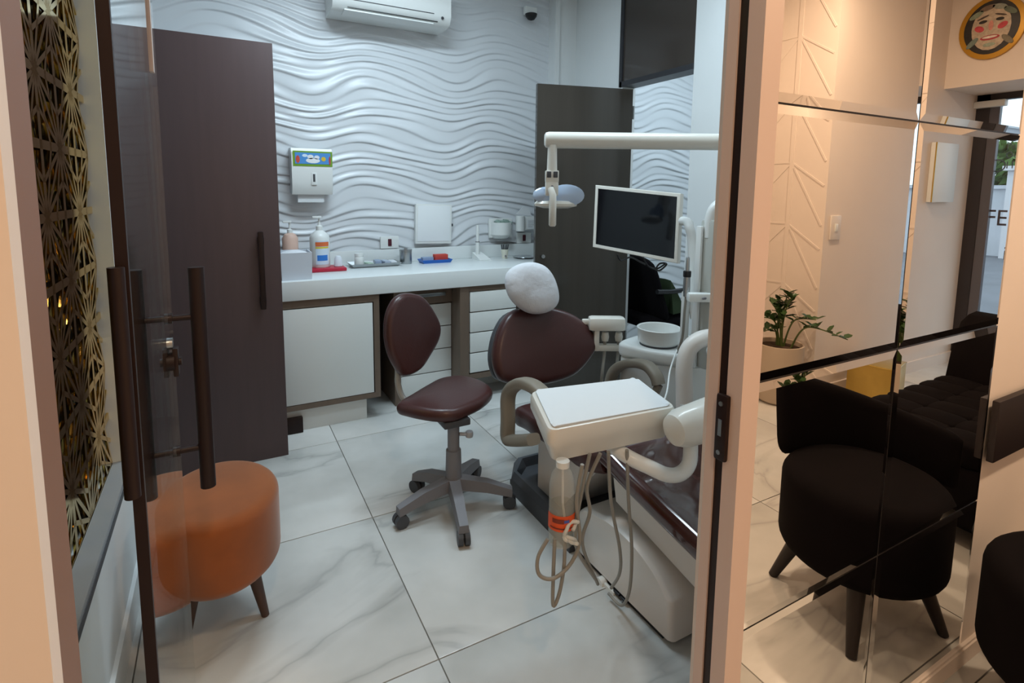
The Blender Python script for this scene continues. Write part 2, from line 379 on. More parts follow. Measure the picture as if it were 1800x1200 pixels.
# carved geometric panels on the recess walls
pan = struct('trim_4', MB().bb(3.485, 3.50, DEEP, REAR, .0, CEIL).bb(2.5, 3.485, DEEP, DEEP+.015, 0, CEIL), M_PEACH)
def strip(p, q, to3, w=.016, d=.003):
    e = (Vector(q)-Vector(p)); n = Vector((-e.y, e.x)).normalized()*w/2
    P = [Vector(p)+n, Vector(q)+n, Vector(q)-n, Vector(p)-n]
    return MB().prism([(t.x, t.y) for t in P], 0, d, to3)
side = lambda u, v, w: Vector((3.485-w, u, v)); rear = lambda u, v, w: Vector((u, DEEP+.015+w, v))
ym = DEEP+.24
for to3, c0, c1, c2 in ((side, DEEP+.02, ym, REAR-.02), (rear, 2.6, 3.0, 3.46)):
    build('slat', strip((c1, 0), (c1, CEIL), to3, .03, .0045), M_PEACH, pan)
    for z in np.arange(.35, 2.95, .42):
        for t_, (p, q) in enumerate((((c1, z), (c0, z)), ((c1, z), (c0, z-.22)), ((c1, z), (c2, z-.16)), ((c1, z), (c2, max(z-.42, 0.02))))):
            build('slat', strip(p, q, to3, .012, .0025+.0004*t_), M_PEACH, pan)

# ------------------------------------------------------------------ street door and street
DX = FACADE
d1 = thing('door_1', (DX, -.2, 0), None, None, kind='structure')
M_DKFR = mat('dark_door_frame', '2c2729', .45)
build('frame', MB().bb(DX-.03, DX+.03, REAR, REAR+.085, 0, LZ).bb(DX-.03, DX+.03, .34, .42, 0, LZ).bb(DX-.03, DX+.03, REAR, .42, LZ-.05, LZ), M_DKFR, d1)
build('stile', MB().bb(DX-.02, DX+.02, REAR+.085, REAR+.15, 0, LZ-.05), mat('grey_door_stile', '5a585e', .4), d1)
gl = build('pane', MB().bb(DX-.004, DX+.004, REAR+.15, .34, .02, LZ-.05), M_GLASS, d1)
build('closer', MB().cbox((DX-.06, REAR+.1, LZ-.08), (.06, .2, .05), .008), M_WPLAST, d1)
M_LET = mat('maroon_lettering', '2e0f1e', .5); M_LET2 = mat('grey_lettering', '3a4350', .5)
def glass_text(body, px, py, h, m):
    v = pX(px, py, DX+.007); y0 = 2*MIRROR_Y-v.y
    mb = text_mesh(body, h/.7, lambda c: Vector((DX+.007+c.z, y0+c.x*.82, v.z+c.y))); build('lettering', mb, m, gl)
glass_text('FE', 1733, 395, .125, M_LET); glass_text('Pe', 1772, 262, .05, M_LET2); glass_text('Od', 1770, 278, .05, M_LET2); glass_text('11', 1768, 296, .055, M_LET2); glass_text('i', 1764, 456, .11, M_LET)
v = pX(1757, 291, DX+.007); cy_ = 2*MIRROR_Y-v.y
build('phone_icon', MB().loft([[Vector((DX+.006+d, cy_+r_*math.cos(a), v.z+r_*math.sin(a))) for a in (2*math.pi*i/24 for i in range(24))] for r_, d in ((.05, 0), (.05, .002), (.041, .002), (.041, 0))], cap=False), M_LET2, gl)

street = struct('street_ground', MB().bb(5.5, 60, -30, 12, -.25, -.02), mat('asphalt', '73767c', .9, var=.12, scale=2, bump=.2))
struct('street_sidewalk', MB().bb(5.5, 7.0, -30, 12, -.02, -.005), mat('concrete', '8e8d8a', .9, var=.1, scale=3))
sw = build('street_wall', MB().bb(16.0, 16.3, -30, 6, -.02, 1.55).bb(15.9, 16.4, -30, 6, 1.55, 1.63), mat('street_wall_paint', 'c9cbd0', .8, var=.08, scale=1.5), None, 'long pale rendered wall across the street', 'wall')
build('street_pillar', MB().bb(15.5, 15.95, -4.15, -3.5, -.02, 1.95).bb(15.4, 15.95, -4.22, -3.43, 1.95, 2.05), mat('pillar_paint', 'd8d6d8', .8), None, 'pale gate pillar in front of the long wall across the street', 'pillar')
tree = thing('street_tree', (17.6, -5.4, 0), 'green leafy tree rising behind the pale wall across the street', 'tree')
build('trunk', MB().tube([(17.6, -5.4, 0), (17.55, -5.35, 1.4), (17.6, -5.4, 2.2)], [.16, .12, .07]), mat('bark', '4a3c30', .9), tree)
fm = MB()
for i in range(1500):
    a = random.uniform(0, 6.28); b = random.uniform(-1, 1); rr = random.uniform(.6, 1)
    p = Vector((17.6+1.0*rr*math.cos(a)*math.sqrt(1-b*b), -5.4+1.5*rr*math.sin(a)*math.sqrt(1-b*b), 2.05+.75*rr*b))
    n = Vector((random.gauss(0, 1), random.gauss(0, 1), random.gauss(0, 1))).normalized(); t = n.orthogonal().normalized(); bt = n.cross(t)
    fm.add([p+t*.17, p+bt*.08, p-t*.17, p-bt*.08], [(0, 1, 2, 3)])
build('foliage', fm, mat('tree_leaf', '55743a', .7, var=.3, scale=3), tree)['kind'] = 'stuff'
pole = thing('power_pole', (13.2, -4.05, 0), 'dark street power pole with cables strung overhead', 'pole')
build('shaft', MB().cyl((13.2, -4.05, -.02), (13.2, -4.05, 9), .11, .08), mat('pole_dark', '3a3a40', .8), pole)
for z0, z1 in ((6.6, 4.0), (5.9, 4.4), (5.3, 5.1), (4.6, 4.7)):
    build('cable', MB().tube([(13.2, -4.05, z0), (12.5, -1.5, (z0+z1)/2-.25), (12, 3, z1)], .018, 6, smooth=8), mat('pole_dark', '3a3a40', .8), pole)

# ------------------------------------------------------------------ lamps in the ceilings
for i, (x, y, sx, sy, p) in enumerate(DENTAL_LAMPS):
    t = thing('ceiling_panel_lamp', (x, y, CEIL-.05), ['cool white ceiling lamp panel above the work stool', 'cool white ceiling lamp panel above the dental chair', 'cool white ceiling lamp panel above the office chair'][i], 'lamp', 'ceiling lamps of the surgery')
    build('housing', MB().bb(x-sx/2, x+sx/2, y-sy/2, y+sy/2, CEIL-.045, CEIL), M_WPLAST, t)
    build('diffuser', MB().bb(x-sx/2+.02, x+sx/2-.02, y-sy/2+.02, y+sy/2-.02, CEIL-.05, CEIL-.045), emit_mat('panel_glow%d' % i, COOL, 6), t)
for (x, y, p), lab in zip(WAIT_LAMPS, ('round warm ceiling downlight before the glass door', 'round warm ceiling downlight above the armchair', 'round warm ceiling downlight above the sofa')):
    t = thing('ceiling_downlight', (x, y, CEIL-.025), lab, 'lamp', 'warm downlights of the waiting room')
    build('ring', MB().lathe([(.09, 0), (.1, 0), (.1, -.02), (.085, -.02), (.085, 0)], (x, y, CEIL)), M_WPLAST, t)
    build('lens', MB().lathe([(.001, -.02), (.08, -.02), (.08, 0), (.001, 0)], (x, y, CEIL)), emit_mat('warm_glow', WARM, 9), t)

# ------------------------------------------------------------------ gold lattice window in the left wall
lw = thing('lattice_window', (LEFT-.02, 1.34, NZ0), 'gold geometric lattice window screen set in the white wall', 'window screen')
gx = LEFT-.052
build('backing_glass', MB().bb(gx-.016, gx-.010, NY0, NY1, NZ0, NZ1), M_BRZGLASS, lw)
build('sill', MB().bb(gx+.007, LEFT+.004, NY0, NY1, NZ0-.012, NZ0+.006), mat('grey_sill', '8b8e92', .3), lw)
build('edge_trim', MB().bb(LEFT-.002, LEFT+.006, NY0, NY1, NZ0-.03, NZ0-.012), M_DGREY, lw)
cell = .17; w2 = .011
ny = int((NY1-NY0)/cell+.5); cw = (NY1-NY0)/ny; nzc = int((NZ1-NZ0)/cell+.5); ch = (NZ1-NZ0)/nzc
def bar(p, q, hw):
    d = Vector(q)-Vector(p); n = Vector((-d.y, d.x)).normalized()*hw; p = Vector(p); q = Vector(q)
    return MB().prism([tuple(p+n), tuple(q+n), tuple(q-n), tuple(p-n)], 0, .006, lambda u, v, w: Vector((gx+w, NY0+u, NZ0+v)))
lat_protos = {}
for i in range(ny):
    for j in range(nzc):
        key = (i+j) % 2
        if key not in lat_protos:
            mb = MB(); C0 = (0, 0) if key == 0 else (cw, 0); C1 = (cw, ch) if key == 0 else (0, ch)
            far = [(cw*.5, ch), (cw, ch), (cw, ch*.5)] if key == 0 else [(cw*.5, ch), (0, ch), (0, ch*.5)]
            for q in far:
                b_ = bar(C0, q, w2*.6); mb.add(b_.v, b_.f)
            for q in ([(0, ch*.5), (cw*.5, 0)] if key == 0 else [(cw, ch*.5), (cw*.5, 0)]):
                b_ = bar(C1, q, w2*.6); mb.add(b_.v, b_.f)
            for p, q in (((0, 0), (cw, 0)), ((0, 0), (0, ch))):
                b_ = bar(p, q, w2); mb.add(b_.v, b_.f)
            o = build('lattice_cell', mb, M_GOLD, lw, flat=True); lat_protos[key] = o; o['i'] = 0; del o['i']
            base = o
        else:
            base = lat_protos[key].copy(); col.objects.link(base); base.parent = lw
        base.location = Vector((0, i*cw, j*ch))

# ------------------------------------------------------------------ glass door leaf, opened into the surgery
H0 = Vector((-.1265, .95)); H1 = Vector((-.1215, 1.585)); hd = (H1-H0).normalized(); hn = Vector((hd.y, -hd.x))   # hn points right
gd = thing('glass_door', (H0.x, H0.y, 0), 'open frameless glass door leaf with long dark pull handles', 'door')
def on(s, n, z): p = H0+hd*s+hn*n; return Vector((p.x, p.y, z))
LW = (H1-H0).length
pane = build('pane', MB().loft([[on(0, -.004, .01), on(LW, -.004, .01), on(LW, .004, .01), on(0, .004, .01)], [on(0, -.004, 2.1), on(LW, -.004, 2.1), on(LW, .004, 2.1), on(0, .004, 2.1)]]), M_REFGLASS, gd, flat=True)
hs = LW-.10
for n in (.066, -.05):
    h = build('pull_handle', MB().cyl(on(hs, n, .655), on(hs, n, 1.21), .0175), M_BROWN_EDGE, gd)
    for z in (1.09, .76): build('standoff', MB().cyl(on(hs, n, z), on(hs, .005 if n > 0 else -.005, z), .0075, seg=12).cyl(on(hs, .012*(1 if n > 0 else -1), z), on(hs, .004*(1 if n > 0 else -1), z), .013, seg=14), M_BROWN_EDGE, h)
lk = build('lock', MB().cyl(on(hs, -.012, .985), on(hs, .012, .985), .022).cbox(on(hs, .014, .985), (.012, .03, .07), .004).cyl(on(hs, .01, .985), on(hs, .026, .985), .010), M_BROWN_EDGE, gd)
build('thumb_turn', MB().cyl(on(hs, -.01, 1.03), on(hs, .01, 1.03), .014), M_STEEL, lk)
build('clear_strip', MB().loft([[on(hs-.012, -.008, 1.655), on(hs+.012, -.008, 1.655), on(hs+.012, .008, 1.655), on(hs-.012, .008, 1.655)], [on(hs-.012, -.008, 2.1), on(hs+.012, -.008, 2.1), on(hs+.012, .008, 2.1), on(hs-.012, .008, 2.1)]]), M_FRAME, gd, label='slim pink beige seal strip on the glass')
build('stile', MB().loft([[on(-.014, -.008, z), on(-.004, -.008, z), on(-.004, .008, z), on(-.014, .008, z)] for z in (.0, 2.2)]), M_BROWN_EDGE, gd, flat=True)
e0 = pF(203, 470, .755); e1_ = pF(228, 902, .755)
build('edge_pull', MB().cyl(e0, (e0.x, e0.y, e1_.z), .0105), M_BROWN_EDGE, gd)

# ------------------------------------------------------------------ tall brown cabinet
CYF = 2.937
tc = thing('tall_cabinet', (-.08, 3.2, 0), 'tall dark brown cabinet with a flat door left of the worktop', 'cabinet')
build('body', MB().bb(-.235, .262, CYF+.02, 3.70, .0, 2.09), M_BROWN_LAM, tc)
dr = build('door', MB().cbox((.0135, CYF+.009, 1.047), (.497, .018, 2.094), .002), M_BROWN_LAM, tc)
hx = .172
build('handle', MB().cbox((hx, CYF-.022, .99), (.026, .014, .39), .006).cbox((hx, CYF-.012, 1.14), (.03, .026, .04), .006).cbox((hx, CYF-.012, .84), (.03, .026, .04), .006), M_BROWN_EDGE, dr)
build('floor_stop', MB().cbox((.325, 3.195, .047), (.085, .03, .09), .003), M_BROWN_EDGE, None, 'small dark brown block on the floor against the white plinth', 'block')

# ------------------------------------------------------------------ worktop and base units
CF = 3.17; CT = .884; CB = .775
wt = thing('worktop', (1.2, 3.45, CB), 'long white worktop on the base units below the wave wall', 'worktop')
build('slab', MB().cbox(((.27+2.34)/2, (CF+3.755)/2, (CT+CB)/2), (2.34-.27, 3.755-CF, CT-CB), .004), M_STONE, wt)
build('worktop_upstand', MB().cbox(((.27+2.34)/2, 3.745, CT+.047), (2.34-.27, .018, .094), .003), M_STONE, None, 'low white upstand strip along the back of the worktop', 'upstand')
b1 = thing('base_cabinet', (.54, 3.4, 0), 'white door base cabinet with taupe edges under the worktop', 'cabinet')
build('carcass', MB().bb(.272, .82, CF+.03, 3.73, .135, .155).bb(.80, .82, CF+.03, 3.73, .155, CB-.002).bb(.272, .80, CF+.03, 3.73, CB-.045, CB-.002).bb(.272, .80, CF+.05, 3.73, .155, .73), M_TAUPE, b1)
build('door', MB().cbox((.527, CF+.021, .447), (.505, .018, .555), .002), M_WHITE_LAM, b1)
build('edge_frame', MB().bb(.786, .82, CF+.012, CF+.03, .135, CB-.002).bb(.272, .786, CF+.012, CF+.03, .135, .166).bb(.272, .786, CF+.012, CF+.03, .73, CB-.002), M_TAUPE, b1)
build('plinth', MB().bb(.27, .74, 3.215, 3.45, 0, .135), M_WHITE_LAM, b1)
b2 = thing('open_knee_bay', (.88, 3.4, 0), 'dark open bay with brown side panel between the base units', 'cabinet panel')
build('side_panel', MB().bb(.945, .985, 3.31, 3.73, 0, CB-.002), M_TAUPE, b2)
build('back_panel', MB().bb(.822, .945, 3.64, 3.66, 0.0, CB-.002), M_DARKIN, b2)
b3 = thing('drawer_unit', (1.17, 3.4, 0), 'white drawer stack set back behind the brown work stool', 'drawer unit')
build('carcass', MB().bb(.987, 1.36, 3.35, 3.73, .0, CB-.01), M_TAUPE, b3)
build('top_rail', MB().bb(.987, 1.345, 3.318, 3.35, .655, CB-.01), M_TAUPE, b3)
rail = build('pull_drawer_handle', MB().cbox((1.19, 3.308, .715), (.21, .012, .022), .003), M_STEEL, b3)
zt = .648
for k in range(4):
    h = .155
    d = build('drawer_front', MB().cbox((1.167, 3.338, zt-h/2), (.352, .018, h-.006), .002), M_WHITE_LAM, b3); zt -= h
    build('finger_groove', MB().bb(.995, 1.34, 3.332, 3.346, zt+.0005, zt+.0035), M_TAUPE, d)
build('side_post', MB().bb(1.346, 1.41, CF+.012, 3.35, .135, CB-.002), M_TAUPE, b3)
b4 = thing('drawer_cabinet', (1.75, 3.4, 0), 'wide white drawer cabinet with taupe rails behind the dental chair', 'drawer unit')
build('carcass', MB().bb(1.411, 2.33, CF+.035, 3.73, .135, CB-.002), M_TAUPE, b4)
zt = .737
for k in range(4):
    h = .138
    d = build('drawer_front', MB().cbox((1.87, CF+.022, zt-h/2), (.905, .02, h-.008), .002), M_WHITE_LAM, b4); zt -= h
    build('finger_groove', MB().bb(1.42, 2.32, CF+.024, CF+.034, zt-.003, zt+.004), M_TAUPE, d)
build('bottom_rail', MB().bb(1.411, 2.33, CF+.012, CF+.035, .145, .18), M_TAUPE, b4)
build('top_rail', MB().bb(1.411, 2.33, CF+.02, CF+.035, .737, CB-.002), M_TAUPE, b4)
build('plinth', MB().bb(1.43, 2.33, 3.42, 3.6, 0, .135), M_WHITE_LAM, b4)

# ------------------------------------------------------------------ things on the wave wall
WY = BACK-.022
ac = thing('air_conditioner', (1.06, 3.65, 2.49), 'white split air conditioner mounted high on the wave wall', 'air conditioner')
prof = [(BACK-.01, 2.49), (3.60, 2.485), (3.54, 2.50), (3.515, 2.55), (3.515, 2.72), (3.55, 2.765), (BACK-.01, 2.775)]
a0, a1 = .66, 1.425
build('casing', MB().loft([[Vector((x, y, z)) for y, z in prof] for x in (a0, a1)]), M_WPLAST, ac, sharp=50)
build('air_slot', MB().bb(a0+.09, a1-.09, 3.53, 3.535, 2.505, 2.51), M_BLACK, ac)
build('louvre', MB().loft([[Vector((x, 3.53, 2.488)), Vector((x, 3.62, 2.478)), Vector((x, 3.62, 2.484)), Vector((x, 3.53, 2.495))] for x in (a0+.07, a1-.12)]), M_WPLAST, ac)
build('slot_line', MB().bb(a0+.07, a1-.12, 3.514, 3.5155, 2.548, 2.553), M_DGREY, ac)
build('display', MB().cyl((a1-.06, 3.522, 2.535), (a1-.06, 3.515, 2.53), .009, seg=12), M_DGREY, ac)
c = pY(928, 28, WY)
dc = thing('security_camera', (c.x, WY, c.z), 'tiny black dome security camera high on the wave wall', 'camera')
build('mount', MB().cbox((c.x+.01, WY-.015, c.z+.03), (.10, .045, .06), .008), M_WPLAST, dc)
build('dome', MB().lathe([(.001, -.048), (.025, -.04), (.042, -.018), (.046, 0), (.03, .006), (.001, .006)], (c.x, WY-.05, c.z)), M_BLACK, dc)

a = pY(511, 258, 3.66); b = pY(585, 342, 3.66)
x0, x1, z0, z1 = a.x, b.x, b.z, a.z
pd = thing('paper_towel_dispenser', ((x0+x1)/2, 3.71, z0), 'white paper towel dispenser with a colourful sticker band', 'dispenser')
prof = [(WY+.012, z0+.02), (3.67, z0), (3.655, z0+.03), (3.645, z0+.08), (3.645, z1-.05), (3.665, z1-.005), (WY+.012, z1)]
build('cover', MB().loft([[Vector((x, y, z)) for y, z in prof] for x in (x0, x1)]), M_WPLAST, pd, sharp=40)
sx0, sx1, sz0, sz1 = x0+.008, x1, z0+.178, z0+.272
st = build('sticker', MB().bb(sx0, sx1, 3.6425, 3.6445, sz0, sz1), mat('sticker_green', '6f9a2a', .5), pd)
build('sticker_sky', MB().bb(sx0+.012, sx1-.012, 3.641, 3.6425, sz0+.014, sz1-.01), mat('sticker_blue', '4c8fd0', .5), st)
for i, (u, v, w, h, cc) in enumerate(((.12, .45, .1, .5, 'c84a3a'), (.5, .38, .36, .36, 'e8eaec'), (.44, .62, .16, .3, 'e3e6ea'), (.6, .6, .14, .26, 'dfe3ea'), (.77, .5, .12, .3, 'd8b93c'), (.93, .4, .05, .6, 'b04848'), (.3, .7, .14, .2, 'cfe2f2'))):
    build('sticker_patch', MB().lathe([(.001, 0), (.5, 0), (.5, .0008), (.001, .0008)], (sx0+(sx1-sx0)*u, 3.641, sz0+(sz1-sz0)*v), 14, Matrix.Rotation(math.pi/2, 3, 'X') @ Matrix.Diagonal((w*(sx1-sx0), h*(sz1-sz0), 1))), mat('patch'+cc, cc, .5), st)
build('key_slot', MB().cbox(((x0+x1)/2+.008, 3.644, z0+.105), (.014, .006, .05), .002), M_DGREY, pd)
build('key_rim', MB().cbox(((x0+x1)/2+.008, 3.645, z0+.10), (.034, .006, .078), .003), M_WPLAST, pd)
build('paper_sheet', MB().bb(x0+.035, x1-.05, 3.69, 3.692, z0-.05, z0+.03), M_PAPER, pd)

a = pY(730, 359, WY-.02); b = pY(794, 427, WY-.02)
vb_ = thing('xray_viewer', ((a.x+b.x)/2, WY-.015, b.z), 'flat square white light box hung on the wave wall above the worktop', 'light box')
Rv = Matrix.Rotation(math.radians(1.5), 3, 'Y')
build('frame', MB().cbox(((a.x+b.x)/2, WY-.005, (a.z+b.z)/2), (b.x-a.x, .035, a.z-b.z), .006, Rv), M_WPLAST, vb_)
build('screen', MB().cbox(((a.x+b.x)/2, WY-.0235, (a.z+b.z)/2+.004), (b.x-a.x-.03, .004, a.z-b.z-.03), .002, Rv), mat('opal_screen', 'e6eaec', .2), vb_)
build('switch', MB().cbox((b.x+.008, WY-.01, (a.z+b.z)/2-.01), (.012, .012, .02), .003), M_DGREY, vb_)
def outlet(name, px, py, lab):
    c = pY(px, py, WY-.005)
    t = thing(name, (c.x, WY-.003, c.z-.04), lab, 'outlet', 'sockets above the worktop')
    build('plate', MB().cbox((c.x, WY+.004, c.z), (.13, .022, .085), .004), M_WPLAST, t)
    build('socket_insert', MB().cbox((c.x+.0, WY-.009, c.z), (.026, .008, .05), .003), mat('dark_red_insert', '4f1a28', .5), t)
outlet('wall_socket', 685, 426, 'white wall socket with a dark red insert beside the light box')
outlet('wall_socket', 921, 418, 'white wall socket with a dark red insert below the wall dispenser')
# wall basket and wall dispenser on the right
c = pY(885, 400, 3.70)
wb = thing('wall_basket', (c.x, 3.70, c.z-.08), 'white wall-hung bin with a grey rounded underside above the worktop', 'wall bin')
half = lambda rx, ry, z: [Vector((c.x+rx*math.cos(t), 3.765-ry*math.sin(t), z)) for t in np.linspace(0, math.pi, 15)]
build('bowl', MB().loft([half(.06, .07, c.z-.085), half(.085, .11, c.z-.055), half(.088, .115, c.z+.04), half(.08, .105, c.z+.04), half(.075, .1, c.z-.04)]), M_WPLAST, wb)
build('back_plate', MB().cbox((c.x+.0, 3.757, c.z-.005), (.2, .02, .15), .006), M_WPLAST, wb)
for i, (dx_, hh) in enumerate(((-.04, .055), (-.01, .05), (.02, .058), (.045, .045))):
    build('packet', MB().cbox((c.x+dx_, 3.71, c.z+hh-.03), (.03, .05, .07), .004, Matrix.Rotation(.3*(i-1.5), 3, 'Y')), mat('pale_green_packet', '8fa59c', .6), wb)
c = pY(924, 390, 3.71)
wd = thing('cup_dispenser', (c.x, 3.71, c.z-.06), 'white wall dispenser with a raised paper sheet and small printed notice', 'dispenser')
build('body', MB().cbox((c.x+.005, 3.725, c.z-.01), (.15, .06, .11), .012), M_WPLAST, wd)
build('roll', MB().cyl((c.x-.055, 3.70, c.z-.07), (c.x-.055, 3.70, c.z+.05), .035), M_WPLAST, wd)
build('paper_sheet', MB().loft([[Vector((c.x-.09, 3.70, c.z+.065)), Vector((c.x+.05, 3.70, c.z+.045)), Vector((c.x+.03, 3.715, c.z+.11)), Vector((c.x-.02, 3.715, c.z+.125))], [Vector((c.x-.09, 3.704, c.z+.065)), Vector((c.x+.05, 3.704, c.z+.045)), Vector((c.x+.03, 3.719, c.z+.11)), Vector((c.x-.02, 3.719, c.z+.125))]]), M_PAPER, wd)
nt_ = build('notice', MB().bb(c.x+.005, c.x+.075, 3.692, 3.694, c.z-.055, c.z+.02), M_PAPER, wd)
for k in range(4): build('print_line', MB().bb(c.x+.015, c.x+.065-.012*(k == 3), 3.6912, 3.692, c.z+.006-.015*k, c.z+.009-.015*k), M_GREYP, nt_)

# ------------------------------------------------------------------ things on the worktop
def ct(px, py): return pZ(px, py, CT)
bx = thing('white_tub', (.37, 3.27, CT), 'square white plastic tub at the cabinet end of the worktop', 'box')
P0, P1, Q0, Q1 = .285, .452, 3.215, 3.40
build('tub_wall', MB().loft([[Vector((x, y, z)) for x, y in ((P0+i, Q0+i), (P1-i, Q0+i), (P1-i, Q1-i), (P0+i, Q1-i))] for i, z in ((.004, CT), (0, CT+.155), (.006, CT+.155), (.01, CT+.01))]), mat('tub_plastic', 'c9cfd8', .35), bx, flat=True)
build('cotton_fill', MB().cushion(roundpoly([(P0+.02, Q0+.02), (P1-.02, Q0+.02), (P1-.02, Q1-.02), (P0+.02, Q1-.02)], 3), .13, .02, lambda u, v, w: Vector((u, v, CT+.02+w)), .012), M_CLOTH, bx)
c = Vector((.535, 3.56, CT)) ; c = Vector((c.x, c.y, CT))
tr_ = thing('red_tray', (.60, 3.53, CT), 'small bright red tray under the soap bottle', 'tray')
build('tray', MB().cbox((.585, 3.545, CT+.011), (.215, .17, .022), .008), M_RED, tr_)
bt = thing('soap_bottle', (.548, 3.56, CT+.022), 'white pump soap bottle with an orange and blue label on the red tray', 'bottle')
z = CT+.022
build('body', MB().lathe([(.001, 0), (.056, 0), (.06, .008), (.06, .185), (.054, .205), (.03, .225), (.016, .235), (.001, .235)], (.548, 3.56, z)), M_WPLAST, bt)
pu = build('pump', MB().lathe([(.02, .232), (.02, .258), (.01, .264), (.006, .285), (.006, .31), (.001, .31)], (.548, 3.56, z), 16).cbox((.533, 3.55, z+.315), (.055, .022, .014), .004), M_WPLAST, bt)
def label(t, r, z0_, z1_, a0_, a1_, m, cx_, cy2, dz=0, n=10):
    A = np.linspace(a0_, a1_, n); R = lambda rr, zz: [Vector((cx_+rr*math.cos(q), cy2+rr*math.sin(q), zz)) for q in A]
    lo, hi = R(r, z0_), R(r, z1_); lo2, hi2 = R(r+.0012, z0_), R(r+.0012, z1_)
    mb = MB(); mb.add(lo2+hi2, [(i, i+1, n+i+1, n+i) for i in range(n-1)]); return build('label', mb, m, t)
label(bt, .0605, z+.02, z+.17, -2.15, -.75, mat('label_pale', 'c9d8e6', .5), .548, 3.56)
label(bt, .0613, z+.135, z+.162, -2.15, -.75, mat('label_orange', 'd26a3c', .5), .548, 3.56)
label(bt, .0613, z+.045, z+.08, -2.0, -.95, mat('label_blue', '2f74c4', .5), .548, 3.56)
label(bt, .0613, z+.122, z+.132, -2.15, -.8, mat('label_yellow', 'd8c23c', .5), .548, 3.56)
build('small_cup', MB().lathe([(.001, 0), (.024, 0), (.027, .004), (.023, .05), (.015, .068), (.001, .07)], (.652, 3.53, CT+.022), 18), mat('frosted_white', 'd5dae2', .4), None, 'small frosted white cup on the red tray', 'cup')
pb = thing('peach_bottle', (.385, 3.66, CT), 'peach lotion bottle half hidden behind the cabinet', 'bottle')
build('body', MB().lathe([(.001, 0), (.045, 0), (.048, .01), (.048, .2), (.035, .225), (.015, .235), (.001, .235)], (.385, 3.66, CT)), mat('peach_plastic', 'd8b6a6', .4), pb)
build('pump', MB().lathe([(.016, .23), (.016, .255), (.006, .26), (.006, .3), (.001, .3)], (.385, 3.66, CT), 14).cbox((.37, 3.655, CT+.305), (.05, .018, .012), .003), M_WPLAST, pb)
t = thing('steel_tray', (.9, 3.6, CT), 'shallow stainless steel instrument tray holding wrapped packets', 'tray')
tx0, tx1, ty0, ty1 = .735, 1.07, 3.53, 3.70
build('tray', MB().loft([[Vector((x, y, z)) for x, y in ((tx0+i, ty0+i), (tx1-i, ty0+i), (tx1-i, ty1-i), (tx0+i, ty1-i))] for i, z in ((.02, CT), (0, CT+.026), (.004, CT+.026), (.022, CT+.004))]), M_STEEL, t, flat=True)
build('white_jar', MB().lathe([(.001, 0), (.029, 0), (.031, .004), (.031, .06), (.028, .066), (.030, .068), (.030, .086), (.001, .088)], (.80, 3.60, CT+.005), 20), M_WPLAST, None, 'round white lidded jar standing in the steel tray', 'jar')
for x, r_, cc, h, lab in ((.865, .12, 'a9bfae', .022, 'pale green wrapped packet beside the jar in the steel tray'), (.925, -.1, '8f9fb8', .034, 'blue grey wrapped packet next to the green one in the steel tray'), (.978, .1, 'a8b4c6', .030, 'light blue wrapped packet in the steel tray between its neighbours'), (1.028, -.06, 'd9dee4', .026, 'white wrapped packet beside the canister in the steel tray')):
    build('wrapped_packet', MB().cbox((x, 3.615, CT+.0045+h/2), (.042, .1, h), .007, Matrix.Rotation(r_, 3, 'Z')), mat('wrap'+cc, cc, .45), None, lab, 'packet', 'packets in the steel tray')
sc_ = thing('steel_canister', (1.13, 3.64, CT), 'round stainless steel canister beside the instrument tray', 'canister')
build('body', MB().lathe([(.001, 0), (.041, 0), (.042, .003), (.042, .085), (.001, .086)], (1.13, 3.64, CT)), M_STEEL, sc_)
build('lid', MB().lathe([(.001, .086), (.044, .086), (.044, .1), (.012, .103), (.012, .108), (.001, .108)], (1.13, 3.64, CT)), M_STEEL, sc_)
bt2 = thing('blue_tray', (1.34, 3.62, CT), 'shallow blue plastic tray below the light box', 'tray')
tx0, tx1, ty0, ty1 = 1.225, 1.45, 3.56, 3.68
build('tray', MB().loft([[Vector((x, y, z)) for x, y in ((tx0+i, ty0+i), (tx1-i, ty0+i), (tx1-i, ty1-i), (tx0+i, ty1-i))] for i, z in ((.012, CT), (0, CT+.024), (.005, CT+.024), (.014, CT+.004))]), M_BLUE, bt2, flat=True)
build('red_carton', MB().cbox((1.385, 3.635, CT+.03), (.10, .05, .05), .004), M_BOXRED, None, 'small red carton lying in the blue tray', 'carton')
build('grey_carton', MB().cbox((1.285, 3.635, CT+.022), (.08, .05, .034), .004), mat('grey_blue_card', '8fa0bb', .6), None, 'small pale grey packet lying in the blue tray', 'packet')
ls = thing('curing_light', (1.70, 3.64, CT), 'slim white stick standing on a wedge foot on the worktop', 'curing light')
build('foot', MB().loft([[Vector((1.66, 3.69, CT)), Vector((1.665, 3.56, CT)), Vector((1.76, 3.56, CT)), Vector((1.74, 3.69, CT))], [Vector((1.66, 3.69, CT+.05)), Vector((1.665, 3.56, CT+.006)), Vector((1.755, 3.56, CT+.006)), Vector((1.735, 3.69, CT+.05))]]), M_WPLAST, ls, flat=True)
build('stick', MB().cyl((1.69, 3.66, CT+.03), (1.69, 3.66, CT+.13), .015).cyl((1.69, 3.66, CT+.13), (1.69, 3.66, CT+.255), .012), M_WPLAST, ls)
build('collar', MB().cyl((1.69, 3.66, CT+.128), (1.69, 3.66, CT+.134), .017), M_GREYP, ls)
ch_ = thing('brush_cup', (1.90, 3.62, CT), 'small white tooth-print cup holding dark brushes', 'cup')
build('cup', MB().lathe([(.001, 0), (.02, 0), (.03, .07), (.027, .07), (.018, .006), (.001, .006)], (1.90, 3.62, CT), 18), mat('ivory', 'd9d8c8', .4), ch_)
build('tooth_print', MB().cyl((1.895, 3.595, CT+.02), (1.894, 3.591, CT+.02), .008, seg=10), M_GREYP, ch_)
